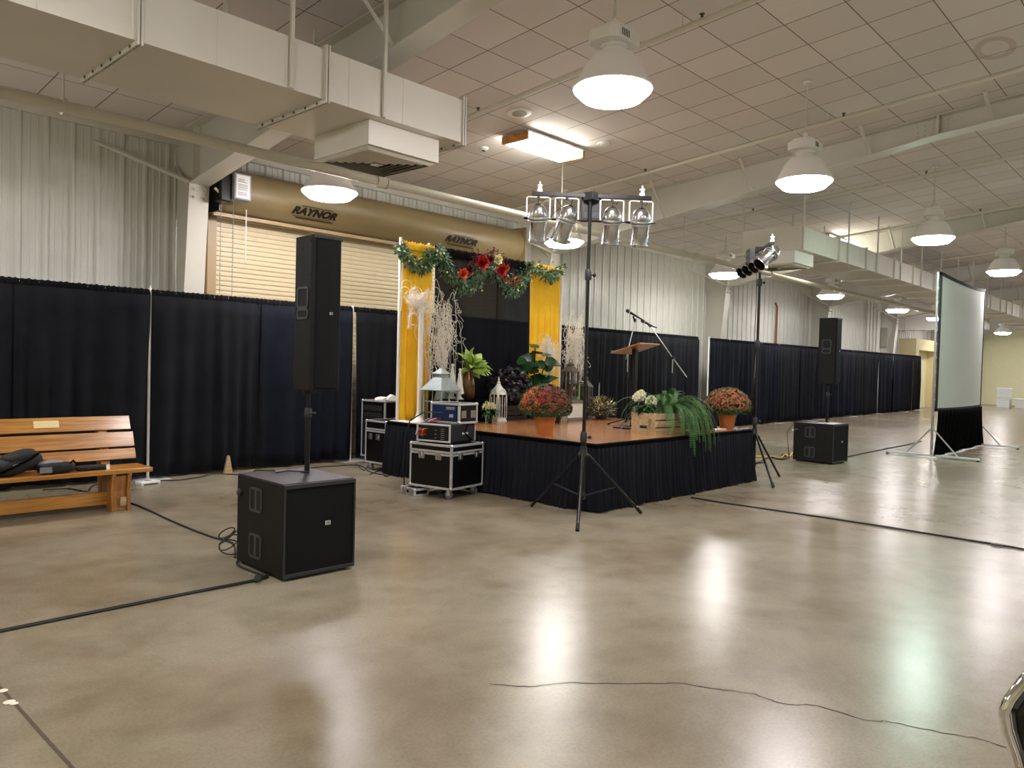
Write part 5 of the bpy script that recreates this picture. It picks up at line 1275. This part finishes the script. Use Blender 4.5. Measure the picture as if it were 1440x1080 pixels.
for xc in (-.30,-L_+.35):
    MB().prism([(.25,.0),(.33,.0),(.47,.92),(.41,.92),(.26,.43)][::1],'x',xc-.045,xc+.045).build('back_post',m_benchleg,e,bevel=.005)
    m=MB(); m.prism([(-.16,0),(.22,0),(.18,.36),(-.17,.36),(-.13,.2)],'x',xc-.06,xc+.06); m.build('leg',m_benchleg,e,bevel=.006)
    for s_ in (-1,1): MB().prism([(-.19,0),(-.06,0),(-.07,.2),(-.06,.385),(-.21,.385),(-.165,.22)],'x',xc+s_*.06+(0 if s_>0 else -.035),xc+s_*.06+(.035 if s_>0 else 0)).build('leg_cheek',m_benchleg,e,bevel=.005)
MB().box(-L_+.2,-.24,.0,.045,.05,.18).build('stretcher',m_bench,e,bevel=.005)
MB().box(-.31,-.25,-.19,-.165,.05,.14).build('wedge_peg',m_crate,e,bevel=.004)
# bags on the bench
def pillow(name,mt,parent,c_,s_,rz=0,p=2.6,n=18,m_=12,tilt=0):
    """rounded soft box (superellipsoid)"""
    vs=[]; sg=lambda v,e_: math.copysign(abs(v)**e_,v)
    T=Matrix.Translation(c_)@Matrix.Rotation(rz,4,'Z')@Matrix.Rotation(tilt,4,'Y')
    for j in range(m_+1):
        ph=-math.pi/2+math.pi*j/m_
        for i in range(n):
            th=2*math.pi*i/n; ex=2/p; k=1+.03*math.sin(7*th+3*ph)
            vs.append(T@Vector((s_[0]*sg(math.cos(ph),ex)*sg(math.cos(th),ex)*k,s_[1]*sg(math.cos(ph),ex)*sg(math.sin(th),ex)*k,s_[2]*sg(math.sin(ph),ex))))
    return MB().add(vs,[(j*n+i,j*n+(i+1)%n,(j+1)*n+(i+1)%n,(j+1)*n+i) for j in range(m_) for i in range(n)]).build(name,mt,parent,smooth=True,smang=180)
bz_=.43
b0=thing('black_backpack','black nylon backpack slumped on the bench at the left edge','bag',(2.10,8.42,bz_))
pillow('bag_body',m_bag,b0,(0,0,.11),(.22,.17,.09),.3,3,tilt=-.25); pillow('front_pocket',m_bag,b0,(.02,-.06,.17),(.15,.10,.06),.3,3,tilt=-.25)
MB().tube([(-.18,-.17,.03),(-.05,-.20,.10),(.08,-.18,.16),(.17,-.10,.20)],.012,6).build('shoulder_strap',m_velvet,b0,smooth=True); MB().tube([(-.06,-.185,.11),(.02,-.19,.13)],.006,5).build('silver_zip',m_alu,b0)
b1=thing('shoe_bag','small black and grey bag with a reflective end on the bench beside the backpack','bag',(2.42,8.30,bz_))
pillow('bag_body',m_bag,b1,(0,0,.055),(.17,.085,.055),.08,3.2); pillow('grey_top',m_baggrey,b1,(-.04,.02,.09),(.12,.065,.035),.08,2.6); 
MB().box(-.165,-.06,-.088,-.082,.02,.075).build('reflective_patch',m_baggrey,b1)
MB().tube([(.10,-.06,.09),(.14,-.03,.12),(.17,.02,.09)],.008,6).build('grab_loop',m_velvet,b1,smooth=True)
b2=thing('umbrella_pouch','flat black pouch lying on the bench right of the grey bag','bag',(2.75,8.34,bz_)); pillow('pouch',m_bag,b2,(0,0,.025),(.16,.06,.025),.05,3.5); MB().box(.12,.15,-.066,-.05,.0,.05).build('white_tag',m_paper,b2)
tag(MB().prism([(-.2,.14),(.22,.0),(.23,.012),(-.2,.165)],'y',-.02,.02).build('red_strap',m_red,loc=(2.43,8.47,bz_)),'dark red strap stretched from the backpack to the bench seat','strap')

# ================================================================ PROJECTION SCREEN
SLX,SRX,SYY=16.48,20.13,4.12; W_=SRX-SLX
e=thing('projection_screen','tall grey folding frame projection screen with black velour skirt','projection screen',(SLX,SYY,0))
zb,zt=.93,3.60
def bow(t): return -.10*4*t*(1-t)
def sagz(t): return -.10*4*t*(1-t)
n=20; vs=[]
for j,z in enumerate((zb,zt)):
    for i in range(n+1): t=i/n; vs.append((.07+(W_-.14)*t,bow(t)-.012,z+(sagz(t)-.05 if j else (.02))))
MB().add(vs,[(i,i+1,n+2+i,n+1+i) for i in range(n)]).build('screen_surface',m_screen,e,smooth=True)
m=MB(); 
for z0_,z1_,s_ in ((zt-.06,zt,1),(zb-.03,zb+.03,0)):
    vs=[]
    for i in range(n+1):
        t=i/n
        for yy,z in ((-.018,z0_),(-.018,z1_),(.018,z1_),(.018,z0_)): vs.append((W_*t,bow(t)+yy,z+(sagz(t) if s_ else 0)))
    m.add(vs,[(i*4+k,i*4+(k+1)%4,(i+1)*4+(k+1)%4,(i+1)*4+k) for i in range(n) for k in range(4)]+[(0,1,2,3),(n*4+3,n*4+2,n*4+1,n*4)])
for x in (.0,W_-.055): m.box(x,x+.055,-.018,.018,zb-.03,zt)
m.build('screen_border',m_screenblack,e)
for s_,x in ((0,-.03),(1,W_+.03)):
    m=MB().box(x-.02,x+.02,.02,.06,.05,zt+.0 if not s_ else zt-.02); f=m.build('upright',m_alu,e,bevel=.004)
    m=MB()
    for k in range(12): m.box(x-.024,x+.024,.012,.022,.3+.27*k,.34+.27*k)
    m.build('latch_plate',m_alud,f)
    fl=MB().box(x-.03,x+.03,-.78,.86,.025,.06).build('foot_bar',m_alud,e,bevel=.004)
    m=MB()
    for y in (-.76,.84): m.cyl((x,y,0),(x,y,.026),.025,n=10)
    m.build('foot_pad',m_rubber,fl)
    for y in (-.42,.48): MB().tube([(x,.04,.58),(x,y,.055)],.014,6).build('diagonal_brace',m_alu,e)
m=MB(); cs=[]; n=90; rows=8; vs=[]
for j in range(rows+1):
    t=j/rows
    for i in range(n+1):
        s=i/n; x=.02+(W_-.04)*s+ (s-.35)*.35*t*t; w=.022*math.sin(i*1.25+.5*math.sin(i*.2))*(.4+t); vs.append((x,-.04+bow(s)*(1-t)+w,zb-.01-(zb-.03+.012*math.sin(i*.23))*t*.985))
m.add(vs,[(j*(n+1)+i,(j+1)*(n+1)+i,(j+1)*(n+1)+i+1,j*(n+1)+i+1) for j in range(rows) for i in range(n)]); solid(m.build('velour_skirt',m_velvet,e,smooth=True,smang=80))

# ================================================================ FLOOR CABLES & SMALL THINGS
def cable(name,label,pts,r=.006,mt=None,cat='cable',twin=0):
    P=[Vector((p[0],p[1],(p[2] if len(p)>2 else r+.0005))) for p in pts]; Q=[]
    for i in range(len(P)-1):
        p0,p1,p2,p3=P[max(i-1,0)],P[i],P[i+1],P[min(i+2,len(P)-1)]
        for k in range(6):
            s=k/6; Q.append(.5*((2*p1)+(p2-p0)*s+(2*p0-5*p1+4*p2-p3)*s*s+(3*p1-p0-3*p2+p3)*s*s*s))
    Q.append(P[-1])
    for q in Q: q.z=max(q.z,r+.0003)
    m=MB().tube(Q,r,6)
    if twin: m.tube([q+Vector((twin*.4,twin,0)) for q in Q],r*.8,6)
    return tag(m.build(name,mt or m_cable,smooth=True),label,cat)
F=lambda u,v: tuple(at(u,v))[:2]
cable('floor_cable','pair of black cables taped down from the left edge to the foreground subwoofer',[F(-60,900),F(0,888.5),F(120,864),F(250,838),F(365,815.5),F(374,809),(2.86,5.15),(2.86,5.5),(2.95,5.66)],.008,twin=-.022)
def tape(u,v,a,l,w,lab):
    p=at(u,v); tag(MB().box(-l/2,l/2,-w/2,w/2,0,.0015).build('gaffer_tape',m_tape,loc=(p.x,p.y,.0168),rz=a),lab,'tape')
tape(362,816,1.0,.16,.045,'strip of dark tape over the cables beside the foreground subwoofer')
cable('floor_cable','black cable running from the bench leg to the back of the foreground subwoofer',[F(150,700),F(188,710),F(212,720),F(235,731),F(270,746),F(300,757),F(328,766),(2.95,5.72)],.008,twin=.02)
m=MB(); c0=at(320,782)
for k in range(4):
    m.tube([(c0.x+.02+.09*math.cos(t*.45)*(1-.1*k),c0.y+.02*k+.05*math.sin(t*.45),.02+.035*k+.05*(1+math.sin(t*.45+k))) for t in range(15)],.0055,5)
m.v=[(x,y,max(z,.006)) for x,y,z in m.v]
tag(m.build('coiled_cable',m_cable,smooth=True),'coil of black cable leaning on the left side of the foreground subwoofer','cable')
cable('floor_cable','thin black cable lying along the foot of the drapes behind the subwoofer',[F(222,676),F(250,676),F(285,671),F(300,667),F(330,668),F(380,672),F(430,660),F(470,656),F(505,655),F(520,664),F(545,670),(6.55,8.5)],.007)
cable('floor_cable','black cable loop in front of the rack cases',[F(500,652),F(512,662),F(518,655),F(530,650),F(545,655),F(520,668)],.006)
cable('floor_cable','long black cable running diagonally from the stage corner to the right edge',[F(972,700.5),F(1010,707),F(1075,716.5),F(1150,727.5),F(1230,739.5),F(1310,752.5),F(1400,767),F(1470,779)],.010,twin=.0)
tape(1402,768,1.65,.10,.07,'patch of dark tape on the long cable near the right edge')
cable('floor_cable','black cable from the far subwoofer to the projection screen foot',[F(1190,643.5),F(1215,638),F(1250,631),F(1280,625),F(1296,621)],.010)
cable('floor_cable','yellow and black cable on the floor left of the far subwoofer',[F(1060,643),F(1085,643.5),F(1098,645),F(1104,640),F(1110,643),F(1114,638)],.016,m_yellow)
cable('floor_cable','dark cable bunch at the left foot of the far subwoofer',[F(1085,644),F(1098,647),F(1107,644),F(1100,640),F(1112,641)],.016)
p=at(208,681); e=thing('power_adapter','small white plastic adapter box on the floor beside the bench leg','adapter',(p.x,p.y,0),.2)
MB().box(-.13,.13,-.07,.07,.012,.045).build('housing',m_conc2,e,bevel=.012); 
for s_ in (-1,1): MB().box(s_*.11-.015,s_*.11+.015,-.07,.07,0,.02).build('foot',m_conc2,e,bevel=.004)
MB().box(-.03,.03,-.03,.03,.045,.05).build('button',m_greyb,e)
cable('floor_cable','black cable curled on the floor under the bench',[F(60,690),F(95,688),F(122,692),F(130,684),F(145,680)],.008)
for k,(u,v) in enumerate(((1185,584.5),(1204,583))):
    p=at(u,v); tag(MB().box(-.25,.25,-.1,.1,0,.05).build('floor_box',m_conc2,loc=(p.x,p.y,0),bevel=.01),'small white box on the floor at the foot of the far drapes, %s one'%('left','right')[k],'box')
# stacked white bins by the far wall
for k,(dx_,dz_) in enumerate(((0,0),(0,.52),(.75,0))):
    e=thing('storage_bin','white storage bin by the far cream wall, %s'%('lower one nearest the screen','stacked on the lower one','single one to the right')[k],'box',(46.6+dx_*.3,8.45-dx_,dz_)); MB().box(-.3,.3,-.28,.28,0,.44).build('bin_body',m_conc2,e,bevel=.02); MB().box(-.33,.33,-.31,.31,.44,.50).build('lid',m_white,e,bevel=.01)

# ================================================================ CHROME CHAIR at lower right corner
dpc=1.80; sh=pd(1411.5,1001,dpc); cen=sh+CX*.235; hx=Vector((CX.x,CX.y,0)).normalized(); fw=Vector((-hx.y,hx.x,0))
ang=math.atan2(hx.y,hx.x)
e=thing('chrome_chair','chrome framed black vinyl chair, only its curved back corner showing at lower right','chair',(cen.x,cen.y,0),ang); zs=sh.z
half=[(-.10,zs+.135),(-.145,zs+.118),(-.188,zs+.078),(-.222,zs+.03),(-.235,zs),(-.226,zs-.045),(-.205,zs-.10),(-.185,zs-.16),(-.18,zs-.26),(-.185,.44)]
full=[Vector((x,0,z)) for x,z in half]; fr=[q.copy() for q in full[::-1]]+[Vector((0,0,zs+.14))]+[Vector((-q.x,0,q.z)) for q in full]
MB().tube(fr,.0125,12).build('back_frame',m_chair,e,smooth=True)
inner=[(x*.90,z-(.012 if z>zs else 0)) for x,z in half if z>zs-.25]; poly=inner[::-1]+[(-x,z) for x,z in inner]
MB().prism(poly,'y',-.012,.018).build('backrest',m_vinyl,e,bevel=.008)
MB().box(-.21,.21,-.42,.0,.43,.48).build('seat',m_vinyl,e,bevel=.02)
MB().tube([(-.215,0,.455),(-.215,-.43,.455),(.215,-.43,.455),(.215,0,.455)],.011,8).build('seat_rail',m_chrome,e,smooth=True)
for s_ in (-1,1):
    for y0_,y1_ in ((-.02,.04),(-.40,-.45)):
        l=MB().tube([(s_*.20,y0_,.44),(s_*.22,y1_,.012)],.0115,10).build('leg',m_chrome,e,smooth=True); MB().cyl((s_*.22,y1_,0),(s_*.22,y1_,.02),.016,n=10).build('glide',m_rubber,l)

# ================================================================ world + colour management
w=bpy.data.worlds.new('world'); sc.world=w; w.use_nodes=True; w.node_tree.nodes['Background'].inputs[0].default_value=(.6,.65,.7,1); w.node_tree.nodes['Background'].inputs[1].default_value=.05
vs_=sc.view_settings; vs_.view_transform='Standard'; vs_.look='None'; vs_.gamma=1; vs_.use_curve_mapping=False; vs_.exposure=1.0
